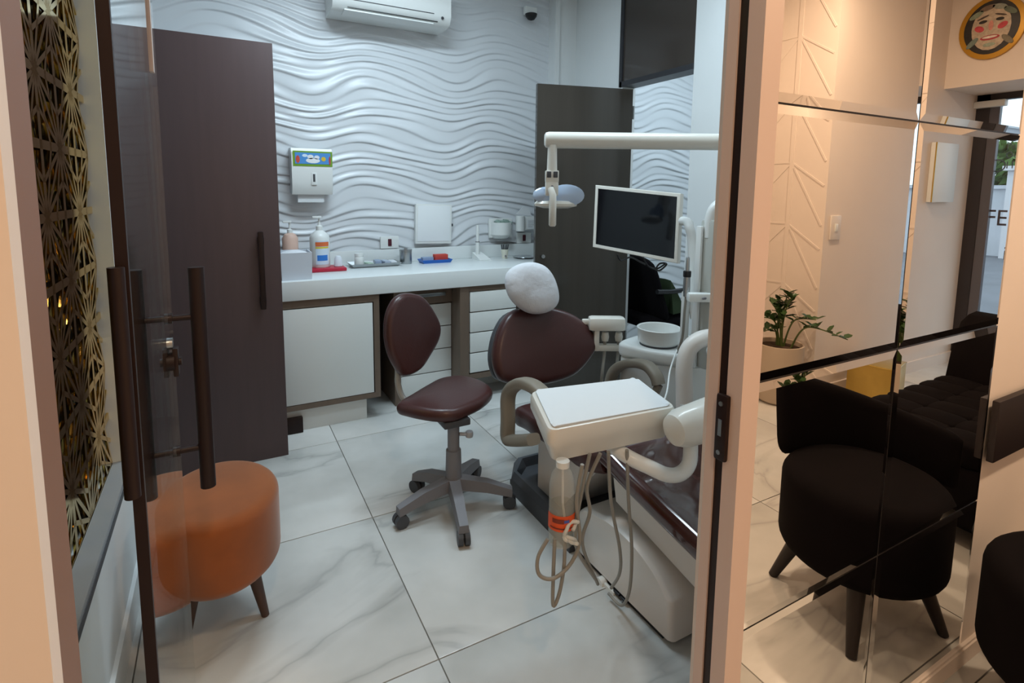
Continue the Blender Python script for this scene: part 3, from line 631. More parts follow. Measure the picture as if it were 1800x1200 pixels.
for i in range(4): build('brush', MB().cyl((1.885+.01*i, 3.62, CT+.02), (1.872+.02*i, 3.62+.006*(i % 2), CT+.105), .006, seg=8), M_DGREY, ch_)
pl = build('glass_plate', MB().lathe([(.001, 0), (.06, 0), (.09, .01), (.088, .013), (.058, .004), (.001, .004)], (2.05, 3.58, CT), 28), mat('steel_plate', 'b5babd', .2, .6), None, 'thin shallow plate at the far end of the worktop', 'plate')

# ------------------------------------------------------------------ bronze door leaf at the side opening
dl = thing('door_2', (2.24, 3.06, 0), None, None, kind='structure')
A = Vector((2.555, 2.99)); B = Vector((1.885, 3.155)); dd = (B-A).normalized(); dn = Vector((-dd.y, dd.x))
def q2(s, n, z): p = A+dd*s+dn*n; return Vector((p.x, p.y, z))
WL = (B-A).length
build('leaf', MB().loft([[q2(0, -.018, z), q2(WL, -.018, z), q2(WL, .018, z), q2(0, .018, z)] for z in (.012, 2.10)]), M_BRONZE, dl, flat=True)
s_ = -1 if (A+dn*.1).length > A.length else 1
nk = .018*s_
build('knob', MB().cyl(q2(WL-.05, nk, .955), q2(WL-.05, nk+.03*s_, .955), .011, .013), M_STEEL, dl)
for z in (.3, 1.1, 1.9): build('hinge', MB().cyl((2.568, 2.985, z), (2.568, 2.985, z+.09), .009, seg=10), M_STEEL, dl)

# ------------------------------------------------------------------ orange stool
os_ = thing('orange_pouf', (-.042, 1.85, 0), 'round orange velvet pouf on splayed dark wooden legs', 'stool')
oc_ = Vector((-.042, 1.85))
lob = [(oc_.x+.172*math.cos(t), oc_.y+.212*math.sin(t)) for t in (2*math.pi*i/64 for i in range(64))]
build('seat', MB().cushion(lob, .24, .035, lambda u, v, w: Vector((u, v, .215+w)), .006), M_ORANGE, os_, sharp=60)
def pp(px, py, p0, n): r = ray(px, py); n = Vector(n); return EYE + r*((Vector(p0)-EYE).dot(n)/r.dot(n))
lt = pZ(440, 975, .235); lb = pZ(464, 1080, .0)
for ang in (-15, 100, 198):
    d = Vector((math.cos(math.radians(ang)), math.sin(math.radians(ang)))); a = (oc_.x+d.x*.075, oc_.y+d.y*.09, .225); b = (oc_.x+d.x*.118, oc_.y+d.y*.14, 0)
    build('leg', MB().cyl(a, b, .024, .012, 14), M_WOODLEG, os_)

# ------------------------------------------------------------------ brown work stool
ws = thing('work_stool', (.854, 2.094, 0), 'brown vinyl dentist stool on a grey five-star castor base', 'stool')
hub = Vector((.854, 2.094, 0))
for x, y in ((.606, 2.067), (.792, 1.839), (1.076, 1.985), (1.044, 2.283), (.753, 2.297)):
    e = Vector((x, y, 0)); d = (e-hub).normalized(); n = Vector((-d.y, d.x, 0))
    a = hub+d*.03; b = e+d*.012
    R = lambda p, w, zl, zh: [p+n*w+Vector((0, 0, zl)), p+n*w*.8+Vector((0, 0, zh)), p-n*w*.8+Vector((0, 0, zh)), p-n*w+Vector((0, 0, zl))]
    lg = build('leg', MB().loft([R(a, .03, .095, .145), R(hub+d*.15, .026, .08, .125), R(b, .022, .055, .088)]), M_GREYP, ws)
    cs = build('castor', MB().cyl(e+n*.024+Vector((0, 0, .029)), e+n*.004+Vector((0, 0, .029)), .029, seg=16).cyl(e-n*.024+Vector((0, 0, .029)), e-n*.004+Vector((0, 0, .029)), .029, seg=16).cyl(e+Vector((0, 0, .03)), e+Vector((0, 0, .062)), .008, seg=8), M_DGREY, lg)
build('column', MB().lathe([(.04, .09), (.036, .15), (.033, .27), (.026, .272), (.026, .40), (.03, .42), (.001, .42)], hub, 20), M_GREYP, ws)
build('mechanism', MB().cbox(hub+Vector((0, 0, .405)), (.12, .10, .03), .006), M_DGREY, ws)
build('height_knob', MB().cyl(hub+Vector((.02, -.02, .345)), hub+Vector((.055, -.03, .34)), .008, seg=10).lathe([(.001, -.012), (.016, -.012), (.018, 0), (.016, .012), (.001, .012)], hub+Vector((.062, -.03, .34)), 14), mat('light_grey_plastic', 'a2a4a8', .4), ws)
out = [pZ(x, y, .455) for x, y in ((697, 714), (722, 698), (750, 681), (775, 669), (812, 665), (848, 674), (866, 689), (852, 706), (825, 720), (795, 730), (758, 730), (715, 722))]
build('seat', MB().cushion(roundpoly([(p.x, p.y) for p in out], 4), .06, .028, lambda u, v, w: Vector((u, v, .418+w)), .008), M_BROWN_VINYL, ws, sharp=70)
n = Vector((.50, -.86, .10)).normalized(); P0 = Vector((.715, 2.31, .75)); e1 = Vector((-n.y, n.x, 0)).normalized(); e2 = n.cross(e1)
if e2.z < 0: e2 = -e2
o2 = []
for x, y in ((724, 515), (747, 522), (765, 545), (777, 572), (774, 598), (759, 626), (742, 650), (716, 662), (702, 648), (690, 622), (684, 590), (686, 555), (696, 530), (708, 518)):
    q = pp(x, y, P0, n)-P0; o2.append((q.dot(e1), q.dot(e2)))
build('backrest', MB().cushion(roundpoly(o2, 4), .055, .026, lambda u, v, w: P0+e1*u+e2*v+n*(w-.05), .01), M_BROWN_VINYL, ws, sharp=70)
bb_ = pp(714, 655, P0, n)-n*.05
build('back_stem', MB().tube([bb_+Vector((0, 0, .10)), bb_, bb_+Vector((.0, 0, -.06)), bb_+Vector((.03, -.04, -.135)), hub+Vector((-.03, .04, .405))], .013, 10, smooth=6), mat('stem_grey', '9a9a96', .4), ws)

# ------------------------------------------------------------------ dental chair
CX0, CX1 = 1.156, 1.74
dc = thing('dental_chair', (1.45, 1.6, 0), 'dark brown dental treatment chair on a white plastic base', 'dental chair')
arch = [pX(x, y, CX0) for x, y in ((1178, 1138), (1179, 1063), (1151, 1007), (1113, 956), (1076, 921), (1050, 905))]
yz = [(p.y, max(p.z, 0.02)) for p in arch]; yz[0] = (yz[0][0], .02)
zt = yz[-1][1]; yz += [(yz[-1][0]+.10, zt-.03), (yz[-1][0]+.16, zt-.12), (yz[-1][0]+.2, .02)]
yzr = [yz[0]]+[tuple(v) for v in spline([Vector(p) for p in yz[1:-1]], 5)]+[yz[-1]]
def extr(poly, x0, x1, b=.02): return MB().loft([[Vector((x, y*1+ (yc-y)*k, z+(zc-z)*k)) for y, z in poly] for x, k in ((x0, .05), (x0+b*.5, .012), (x0+b, 0), (x1-b, 0), (x1-b*.5, .012), (x1, .05))])
yc = sum(p[0] for p in yzr)/len(yzr); zc = .1
M_BASE = mat('white_base_plastic', 'd6d2cd', .35)
bs = build('base_cover', extr(yzr, CX0, CX1), M_BASE, dc, sharp=50)
build('base_plate', MB().bb(CX0+.012, CX1-.01, 1.13, 2.15, 0, .022), M_BLACK, dc)
yr0 = yz[-1][0]-.06
build('rear_tray', MB().loft([[Vector((x, y, z)) for x, y in ((CX0-.02+i, yr0), (CX0-.02+i, 2.08), (CX0+.06+i, 2.2-i), (CX1-.06, 2.2-i), (CX1, 2.08), (CX1, yr0))] for i, z in ((0, .0), (0, .07), (.015, .1), (.03, .1), (.045, .06))]), M_DGREY, dc, flat=True)
build('lift_column', MB().loft([[Vector((1.22, y0, z)), Vector((1.68, y0, z)), Vector((1.68, y1, z)), Vector((1.22, y1, z))] for y0, y1, z in ((1.80, 1.98, .05), (1.62, 1.98, .26), (1.55, 2.0, .34))]), M_BASE, dc)
u0 = pX(1149, 881, CX0-.01); u1 = pX(1233, 965, CX0-.01); slope = (u0.z-u1.z)/(u0.y-u1.y)
zl = lambda y: u0.z+(y-u0.y)*slope
ya, yb = .77, 1.42
build('under_shell', MB().loft([[Vector((x, y, zl(y)-.075)) for x, y in ((CX0+.03, ya+.04), (CX1-.03, ya+.04), (CX1-.03, yb), (CX0+.03, yb))], [Vector((x, y, max(zl(y)-.20, .15))) for x, y in ((CX0+.05, ya+.12), (CX1-.05, ya+.12), (CX1-.05, yb), (CX0+.05, yb))]]), M_BASE, dc)
lp = roundpoly([(CX0-.005, ya+.05), (CX0+.05, ya), (CX1-.05, ya), (CX1+.005, ya+.05), (CX1+.005, 1.0), (CX1+.01, yb), (CX1-.05, yb+.02), (CX0+.05, yb+.02), (CX0-.01, yb), (CX0-.005, 1.0)], 3)
lr = build('leg_rest', MB().cushion(lp, .075, .03, lambda u, v, w: Vector((u, v, zl(v)-.072+w)), .01), mat('glossy_brown_vinyl', '43231f', .14, coat=.6), dc, sharp=70)
cv = MB(); gx_, gy_ = 26, 34; V = []
rnd = random.Random(3)
for j in range(gy_):
    for i in range(gx_):
        u = CX0+.012+(CX1-CX0-.024)*i/(gx_-1); v = .80+(yb-.84)*j/(gy_-1)
        V.append(Vector((u, v, zl(v)+.017+.006*math.sin(u*38+3*math.sin(v*16))*math.sin(v*31+2*math.sin(u*9))+rnd.uniform(-.002, .002))))
cv.add(V, [(j*gx_+i, j*gx_+i+1, (j+1)*gx_+i+1, (j+1)*gx_+i) for j in range(gy_-1) for i in range(gx_-1)])
build('plastic_cover', cv, glass_mat('plastic_film', 'e8e4e0', .35, .12, .035), lr, sharp=80, label='crinkled clear plastic cover')
sp_ = roundpoly([(CX0+.02, 1.45), (CX1-.02, 1.45), (CX1, 1.75), (CX1-.03, 2.1), (CX0+.05, 2.12), (CX0+.0, 2.0), (CX0-.01, 1.75)], 4)
build('seat', MB().cushion(sp_, .10, .04, lambda u, v, w: Vector((u, v, .345+w+.10*(1.75-v))), .01), M_BROWN_VINYL, dc, sharp=70)
nb = Vector((0, -.95, .31)).normalized(); PB = Vector((1.45, 2.24, .42)); f1 = Vector((1, 0, 0)); f2 = Vector((0, -nb.z*-1, -nb.y)); f2 = Vector((0, .31, .95)).normalized()
ob = []
for x, y in ((900, 548), (884, 572), (875, 600), (872, 632), (879, 660), (893, 672), (925, 676), (965, 675), (1005, 664), (1028, 648), (1048, 622), (1055, 603), (1046, 580), (1026, 560), (1000, 546), (965, 537), (928, 537)):
    q = pp(x, y, PB, nb)-PB; ob.append((q.dot(f1), q.dot(f2)))
build('backrest', MB().cushion(roundpoly(ob, 3), .085, .04, lambda u, v, w: PB+f1*u+f2*v+nb*(w-.085), .01), M_BROWN_VINYL, dc, sharp=70)
build('back_shell', MB().cushion(roundpoly([(u*.96, v*.96) for u, v in ob], 3), .05, .02, lambda u, v, w: PB+f1*u+f2*(v+.01)+nb*(w-.14), 0), M_DGREY, dc, sharp=70)
PH = PB+f2*.5+nb*.05
oh = []
for x, y in ((889, 497), (893, 477), (910, 465), (933, 461), (955, 468), (970, 486), (979, 512), (979, 533), (966, 547), (942, 552), (920, 545), (898, 524)):
    q = pp(x, y, PH, nb)-PH; oh.append((q.dot(f1), q.dot(f2)))
def pillow(poly, th, to3, n=12):
    P = [Vector(p) for p in poly]; c = sum(P, Vector((0, 0)))/len(P)
    return MB().loft([[to3(*(c+(p-c)*max(math.cos(a), .02)**.55), th*math.sin(a)) for p in P] for a in np.linspace(-math.pi/2, math.pi/2, 2*n+1)])
hr = build('headrest', pillow(roundpoly(oh, 4), .065, lambda u, v, w: PH+f1*u+f2*v+nb*w), M_CLOTH, dc, sharp=80, label='headrest in a white cloth cover')
build('headrest_bar', MB().bb(1.33, 1.42, PH.y+.03, PH.y+.055, PH.z-.2, PH.z+.03), M_CHROME, dc)
al = [pX(x, y, 1.08) for x, y in ((938, 772), (905, 774), (893, 768), (893, 735), (893, 700), (900, 682), (918, 673), (940, 680), (962, 700))]
def flatbar(path, hx, r):                                      # bar with a wide, rounded section
    path = spline(path, 5); rings = []
    for i, p in enumerate(path):
        t = (path[min(i+1, len(path)-1)]-path[max(i-1, 0)]).normalized(); a = Vector((1, 0, 0)); b = t.cross(a).normalized(); a = b.cross(t)
        rings.append([p+a*hx*math.copysign(abs(math.cos(q))**.6, math.cos(q))+b*r*math.copysign(abs(math.sin(q))**.6, math.sin(q)) for q in (2*math.pi*k/14 for k in range(14))])
    return MB().loft(rings)
build('armrest', flatbar(al, .032, .024), M_ARMREST, dc, sharp=50)
ar = [pX(x, y, 1.76) for x, y in ((1072, 676), (1078, 655), (1092, 642), (1115, 638), (1138, 643), (1153, 660), (1158, 676))]
build('armrest', flatbar(ar, .032, .022), M_ARMREST, dc, sharp=50)
build('arm_post', MB().tube([ar[-1], ar[-1]+Vector((-.03, .02, -.1)), Vector((1.74, ar[-1].y+.1, .40))], .02), M_ARMREST, dc)
cp = pX(1060, 1022, CX0)
cn = build('connector', MB().cyl(cp+Vector((.005, 0, 0)), cp+Vector((-.02, 0, 0)), .02).cbox(cp+Vector((-.004, -.04, .0)), (.012, .06, .02), .003), M_WPLAST, bs)
for dy in (-.055, -.02): build('slot', MB().cbox(cp+Vector((-.002, dy-.06, .015)), (.01, .03, .008), .002), M_BLACK, bs)

# ------------------------------------------------------------------ delivery unit: tray head on an arm
TZ = .78
du = thing('delivery_tray_unit', (1.0, 1.22, TZ-.08), 'white dental instrument tray head held on a thick arm over the chair', 'dental unit')
tcn = [pZ(x, y, TZ) for x, y in ((964, 757), (1192, 714), (1122, 663), (930, 686))]
def quad_ring(cs, z, inset, r=.03, n=5):
    c0 = sum((c for c in cs), Vector())/4; pts = []
    P = [c+(c0-c).normalized()*inset*1.41 for c in cs]
    for i in range(4):
        p = P[i]; a = (P[i-1]-p).normalized(); b = (P[(i+1) % 4]-p).normalized(); A_ = p+a*r; B_ = p+b*r
        for k in range(n+1):
            t = k/n; pts.append(A_*(1-t)**2+p*2*t*(1-t)+B_*t*t)
    return [Vector((p.x, p.y, z)) for p in pts]
build('tray_body', MB().loft([quad_ring(tcn, z, i) for z, i in ((TZ-.098, .03), (TZ-.094, .016), (TZ-.055, .006), (TZ-.045, .0), (TZ-.012, .0), (TZ-.003, .004), (TZ, .012))]), M_CREAM, du, sharp=40)
pr = [quad_ring(tcn, z, i, .02) for z, i in ((TZ+.0005, .014), (TZ+.004, .013), (TZ+.0055, .02))]
for r3 in pr[1:]:
    for k, p in enumerate(r3): p.z += .002*math.sin(k*1.7)
build('tray_paper', MB().loft(pr), M_PAPER, None, 'white paper sheet spread over the top of the instrument tray', 'paper sheet')
g0 = pF(1180, 758, 1.49); g1 = pF(1262, 731, 1.57); g2_ = pF(1330, 705, 1.68)
build('arm', MB().tube([g0, g0+(g1-g0)*.05, g0+(g1-g0)*.2, g1, g2_], [.028, .043, .054, .062, .06], 22), M_CREAM, du)
build('arm_link', MB().tube([g2_, Vector((1.55, 1.25, .80)), Vector((1.9, 1.62, .70))], .03, 14), M_WPLAST, du)
el = [pF(x, y, fw) for x, y, fw in ((1062, 770, 1.58), (1082, 788, 1.55), (1110, 806, 1.52), (1142, 821, 1.51), (1172, 834, 1.51), (1196, 832, 1.52), (1212, 812, 1.53), (1214, 770, 1.55))]
build('elbow_tube', MB().tube(el, .0205, 14, smooth=6), M_WPLAST, du)
bw = pF(986, 955, 1.43); bz0 = bw.z; bz1 = TZ-.080
wbt = thing('water_bottle', (bw.x, bw.y, bz0), 'clear plastic water bottle with an orange label hanging under the tray', 'bottle')
H = bz1-bz0
build('body', MB().lathe([(.001, 0), (.03, .004), (.034, .02), (.034, H*.72), (.028, H*.86), (.013, H*.95), (.013, H), (.001, H)], (bw.x, bw.y, bz0), 22), mat('milky_plastic', 'cfd0ca', .2, alpha=.28), wbt)
build('water', MB().lathe([(.001, .004), (.029, .008), (.0325, .022), (.0325, H*.5), (.001, H*.5)], (bw.x, bw.y, bz0), 22), glass_mat('water_tint', 'f2f2ec', .2, .2, .06), wbt)
def facing(a): return math.atan2(-bw.y, -bw.x)+a
label(wbt, .0345, bz0+.055, bz0+.098, facing(-1.3), facing(1.3), mat('bottle_orange', 'd9531c', .5), bw.x, bw.y)
label(wbt, .0352, bz0+.078, bz0+.090, facing(-.7), facing(.2), mat('bottle_print', '7a2a12', .5), bw.x, bw.y)
label(wbt, .0352, bz0+.080, bz0+.088, facing(.2), facing(.6), mat('bottle_print_blue', '4a5aa8', .5), bw.x, bw.y)
label(wbt, .0352, bz0+.062, bz0+.066, facing(-.9), facing(.9), mat('bottle_print', '7a2a12', .5), bw.x, bw.y)
build('feed_tube', MB().tube([(bw.x, bw.y, bz1), (bw.x+.003, bw.y, bz0+H*.5), (bw.x+.012, bw.y-.01, bz0+.02)], .003, 8), M_WPLAST, wbt)
coil = [Vector((bw.x+.02*math.cos(a)+.006, bw.y-.036+.004*math.sin(3*a), bz0-.012+.045*(.5+.5*math.sin(a*.7))+.004*a)) for a in np.linspace(0, 14, 40)]
build('cap', MB().lathe([(.014, H-.012), (.018, H-.012), (.018, H+.004), (.001, H+.004)], (bw.x, bw.y, bz0), 18), M_WPLAST, wbt)
def hz(pts, fw): return [pF(850+u/2.142, 620+v/2.142, fw+f) for u, v, f in pts]
HOSES = [([(400, 380, .0), (370, 520, .02), (350, 640, .04), (352, 740, .08), (420, 850, .2)],1.45),
         ([(440, 378, .0), (390, 500, .02), (400, 600, .04), (372, 720, .08), (430, 870, .22)], 1.46),
         ([(470, 372, .0), (480, 560, .06), (513, 740, .16), (512, 830, .25), (480, 885, .33)], 1.48),
         ([(540, 366, .0), (546, 560, .06), (558, 740, .14), (550, 890, .22), (520, 950, .3), (470, 905, .36)], 1.50),
         ([(242, 700, .0), (205, 770, .0), (210, 835, .0), (265, 848, .0), (330, 790, .02), (362, 700, .02), (350, 560, .0), (372, 420, -.02)], 1.40),
         ([(268, 700, .0), (262, 850, .02), (262, 950, .04), (285, 905, .04), (303, 800, .02), (306, 700, .0)], 1.40)]
for pts, fw in HOSES: build('hose', MB().tube(hz(pts, fw), .0052, 8, smooth=7), M_HOSE, du)
build('hose_bundle', MB().tube(coil, .005, 8), mat('white_hose', 'cfcfc8', .4), du)

# ------------------------------------------------------------------ spittoon unit with column
su = thing('spittoon_unit', (1.97, 1.95, 0), 'white spittoon unit with a round bowl and a tall column', 'dental unit')
bc = pF(1158, 590, 2.76)
ped = [pZ(x, y, .62) for x, y in ((1104, 606), (1160, 612), (1195, 634))]
outl = roundpoly([(1.80, 2.14), (1.80, 2.03), (1.86, 1.90), (1.96, 1.80), (2.12, 1.74), (2.22, 1.80), (2.22, 2.16), (2.0, 2.2)], 4)
build('top', MB().cushion(outl, .07, .02, lambda u, v, w: Vector((u, v, .555+w)), 0), M_WPLAST, su)
build('pedestal', MB().cushion([(1.99+(u-1.99)*.95, 1.98+(v-1.98)*.95) for u, v in outl], .56, .02, lambda u, v, w: Vector((u, v, w)), 0), M_WPLAST, su)
build('bowl', MB().lathe([(.001, .0), (.092, .0), (.103, .012), (.108, .075), (.112, .08), (.108, .083), (.102, .078), (.09, .03), (.03, .02), (.001, .018)], (bc.x, bc.y, .632), 36), M_WPLAST, su)
build('bowl_gasket', MB().lathe([(.09, -.008), (.095, -.008), (.095, .002), (.09, .002)], (bc.x, bc.y, .632), 30), M_DGREY, su)
cb = pF(1241, 560, 2.45)
build('column', MB().cbox((cb.x, cb.y, (1.28+.6)/2), (.05, .075, 1.28-.6), .015), mat('column_grey', 'b4b6b0', .4), su)
build('column_edge', MB().cbox((cb.x-.034, cb.y+.03, (1.25+.6)/2), (.016, .03, .65), .005), M_WPLAST, su)
ct_ = [Vector((cb.x, cb.y, 1.2)), Vector((cb.x, cb.y, 1.28)), Vector((cb.x+.015, cb.y-.02, 1.34)), Vector((cb.x+.08, cb.y-.08, 1.365)), Vector((cb.x+.2, cb.y-.18, 1.37))]
build('column_neck', MB().tube(ct_, .028, 14, smooth=6), M_WPLAST, su)
clp = pF(1230, 522, 2.40)
build('clamp', MB().cbox(clp, (.11, .05, .04), .01, Matrix.Rotation(-.5, 3, 'Z')), M_WPLAST, su)
build('clamp_bolt', MB().cbox(clp+Vector((-.005, -.03, 0)), (.02, .01, .01), .003), M_GREYP, su)
hp = pF(1207, 500, 2.42)
hpo = build('handpiece', MB().lathe([(.001, -.06), (.012, -.055), (.016, -.02), (.015, .03), (.014, .06), (.009, .062), (.008, .12), (.004, .126), (.001, .126)], hp, 14), M_STEEL, su)
build('handpiece_ring', MB().lathe([(.0165, .035), (.0175, .04), (.0175, .058), (.0165, .062), (.001, .062)], hp, 14), M_BLACK, hpo)
build('handpiece_hose', MB().tube([hp+Vector((0, 0, -.055)), hp+Vector((-.005, 0, -.12)), hp+Vector((.01, .02, -.25)), hp+Vector((.01, .05, -.33))], .006, 8, smooth=5), M_HOSE, su)
build('support_rail', MB().cbox(pF(1203, 575, 2.5), (.03, .03, .34), .008), M_WPLAST, su)
jt = [pF(x, y, fw) for x, y, fw in ((1203, 735, 2.2), (1203, 690, 2.2), (1203, 645, 2.2), (1210, 615, 2.2), (1228, 598, 2.2), (1250, 592, 2.22), (1275, 592, 2.25))]
build('curved_arm', MB().tube(jt, .034, 16, smooth=6), mat('warm_white_plastic', 'd8d3cd', .35), su)
build('curved_arm_foot', MB().cyl(jt[0]+Vector((0, 0, .02)), (jt[0].x, jt[0].y, .55), .03), M_WPLAST, su)
sh = pF(1066, 568, 2.95); rgt = Vector((math.cos(.5), -math.sin(.5), 0)); Rz = Matrix.Rotation(-.5, 3, 'Z')
hd2 = build('suction_holder', MB().cbox(sh, (.20, .09, .075), .022, Rz).cbox(sh-rgt*.115+Vector((0, 0, .008)), (.04, .03, .03), .01, Rz), M_CREAM, su)
build('holder_bracket', MB().cbox(sh-rgt*.055+Vector((0, 0, -.085)), (.03, .07, .13), .01, Rz).cbox(sh+rgt*.06+Vector((0, 0, -.135)), (.25, .05, .035), .01, Rz), M_CREAM, su)
for d in (-.005, .07):
    nz = build('nozzle', MB().lathe([(.001, -.03), (.018, -.028), (.022, -.005), (.018, .02), (.001, .025)], sh+rgt*d+Vector((0, 0, -.07)), 14), M_CREAM, su)
    q0 = sh+rgt*d+Vector((0, 0, -.095)); build('suction_hose', MB().tube([q0, q0+Vector((-.01, -.01, -.08)), q0+Vector((-.03, -.02, -.2)), q0+Vector((-.02, 0, -.35))], .009, 8, smooth=5), M_HOSE, su)
build('bracket_knob', MB().cbox(sh+rgt*.14+Vector((0, -.02, -.135)), (.03, .03, .03), .006, Rz), M_GREYP, su)
wire = [pF(x, y, fw) for x, y, fw in ((1190, 615, 2.5), (1178, 650, 2.4), (1172, 690, 2.3), (1160, 720, 2.2))]
build('thin_tube', MB().tube(wire, .004, 6, smooth=5), M_WPLAST, su)
build('lamp_column', MB().cyl((2.2, 1.70, .62), (2.2, 1.70, 1.66), .032), M_WPLAST, su)

# monitor on its arm
mo = thing('monitor', pF(1118, 450, 2.82), 'black screen monitor with a cream frame on a curved arm', 'monitor')
TL, TR, BL, BR = pF(1047, 325, 3.0), pF(1197, 340, 2.66), pF(1042, 434, 3.0), pF(1191, 463, 2.66)
n = (TR-TL).cross(BL-TL).normalized()
if n.dot(EYE-TL) < 0: n = -n
def mring(i, d):
    c0 = (TL+TR+BL+BR)/4; ux = (TR-TL).normalized(); uz = (TL-BL).normalized()
    return [TL+ux*i-uz*i+n*d, TR-ux*i-uz*i+n*d, BR-ux*i+uz*i+n*d, BL+ux*i+uz*i+n*d]
build('frame', MB().loft([mring(.015, -.045), mring(0, -.03), mring(0, .0), mring(.003, .003), mring(.018, .003), mring(.019, -.002)]), M_CREAM, mo, flat=True)
build('screen', MB().loft([mring(.019, -.004), mring(.019, -.001)]), M_SCREEN, mo, flat=True)
mc = (TL+TR+BL+BR)/4-n*.05
a1 = pF(1200, 388, 2.62)
build('arm', MB().tube([mc, mc-n*.05, mc-n*.05+(a1-mc)*.6, a1-n*.03, pF(1212, 400, 2.58), pF(1217, 430, 2.56), pF(1218, 520, 2.5), pF(1222, 560, 2.48)], .022, 12, smooth=6), M_WPLAST, mo)
for pts in (((1085, 447, 2.8), (1092, 458, 2.8), (1108, 452, 2.8), (1125, 460, 2.8), (1135, 465, 2.8)), ((1130, 452, 2.75), (1140, 468, 2.75), (1155, 472, 2.75), (1170, 463, 2.72)), ((1152, 473, 2.74), (1160, 463, 2.74), (1172, 464, 2.74), (1160, 475, 2.74), (1152, 473, 2.74))):
    build('cable', MB().tube([pF(*p) for p in pts], .0045, 6, smooth=5), M_BLACK, mo)

# operating lamp
ol = thing('operating_lamp', pF(968, 330, 2.5), 'white dental operating lamp hanging from a horizontal arm', 'lamp')
l0 = pF(957, 246, 2.5); l1 = Vector((2.2, 1.70, 0)); l1.z = pF(1290, 250, 2.5).z
axd = (l1-l0).normalized()
build('arm', MB().tube([l0, l0+axd*.006, l0+axd*.02, l1], [.024, .034, .038, .038], 20), M_CREAM, ol)
h0 = pF(971, 262, 2.49)
build('drop_post', MB().cyl(h0+Vector((0, 0, .02)), h0+Vector((0, 0, -.10)), .021, .024), M_CREAM, ol)
build('yoke', MB().cbox(h0+Vector((0, 0, -.125)), (.062, .05, .055), .006, Rz).cbox(h0+Vector((0, -.0, -.18)), (.06, .05, .07), .008, Rz), M_CREAM, ol)
for d in (-.015, .015): build('yoke_window', MB().cbox(h0+Vector((0, 0, -.12))+rgt*d-_f*.025, (.02, .012, .028), .003, Rz), M_DGREY, ol)
build('yoke_screw', MB().cyl(h0+Vector((0, 0, -.175))-_f*.03, h0+Vector((0, 0, -.175))-_f*.024, .006, seg=10), M_GREYP, ol)
hc = pF(981, 343, 2.56)
for d, w in ((-.055, .065), (.04, .085)):
    build('lamp_shield', MB().lathe([(.001, -.012), (w*.7, -.008), (w, 0), (w*.7, .012), (.001, .016)], hc+rgt*d+Vector((0, 0, .0)), 24, Matrix.Rotation(-.5, 3, 'Z') @ Matrix.Rotation(math.radians(78), 3, 'X'), 1, .62), mat('pale_blue_shield', 'aebfd6', .15, spec=.6), ol)
build('reflector', MB().lathe([(.001, -.02), (.06, -.022), (.1, -.012), (.103, 0), (.09, .012), (.001, .02)], hc+Vector((.0, .02, -.04)), 28, Rz, 1, .55), M_CREAM, ol)
hh = pF(968, 335, 2.46)
build('handle', MB().tube([hh+Vector((0, 0, .01)), hh+Vector((0, -.02, -.02)), hh+Vector((0, -.02, -.08)), hh+Vector((0, -.02, -.155)), hh+Vector((0, -.02, -.162))], [.014, .016, .017, .017, .012], 14), M_CREAM, ol)

# black office chair in the side room and the things near it
oc = thing('office_chair', (2.95, 3.12, 0), 'black office chair seen through the side doorway', 'chair')
C0 = Vector((2.97, 3.12, 0))
build('seat', MB().cushion(roundpoly([(2.76, 2.9), (3.16, 2.88), (3.22, 3.1), (3.16, 3.34), (2.78, 3.36), (2.74, 3.1)], 4), .09, .035, lambda u, v, w: Vector((u, v, .38+w)), .01), M_BLACKVELVET, oc, sharp=70)
bk = [(-.22, .0), (-.24, .25), (-.2, .48), (0, .53), (.2, .48), (.24, .25), (.22, 0)]
build('backrest', MB().cushion(roundpoly(bk, 4), .07, .03, lambda u, v, w: Vector((2.84-.28*v+w*.9, 3.12-u, .44+v*.92)), .01), M_BLACKVELVET, oc, sharp=70)
for s in (-1, 1):
    yy = 3.12+s*.24
    build('armrest', MB().tube([(2.76, yy, .68), (2.9, yy, .67), (3.05, yy, .67), (3.16, yy, .63), (3.18, yy, .52), (3.1, yy, .42)], .018, 10, smooth=5), M_BLACK, oc)
build('column', MB().cyl(C0+Vector((0, 0, .08)), C0+Vector((0, 0, .38)), .028), M_BLACK, oc)
for k in range(5):
    a = 2*math.pi*k/5+.3; e = C0+Vector((.27*math.cos(a), .27*math.sin(a), 0))
    lg = build('leg', MB().tube([C0+Vector((0, 0, .1)), e+Vector((0, 0, .065))], [.026, .016], 8), M_BLACK, oc)
    build('castor', MB().cyl(e+Vector((-.02, 0, .028)), e+Vector((.02, 0, .028)), .028, seg=12), M_BLACK, lg)
jk = MB()
prj = [(2.95, .49), (3.08, .50), (3.03, .58), (2.96, .69), (2.91, .75), (2.93, .62)]
build('green_jacket', MB().loft([[Vector((x+dx*.02, y, z)) for x, z in prj] for y, dx in ((2.90, 0), (2.98, 1), (3.06, 0), (3.12, -1))]), M_OLIVE, None, 'dark green jacket thrown over the black office chair', 'jacket')
sb = thing('side_shelf', (3.1, 2.6, 0), 'low white shelf unit in front of the office chair', 'shelf')
build('top', MB().bb(2.72, 3.3, 2.55, 2.78, .33, .36), M_WHITE_LAM, sb)
for x in (2.73, 3.27): build('leg', MB().bb(x, x+.025, 2.56, 2.77, 0, .33), M_WHITE_LAM, sb)

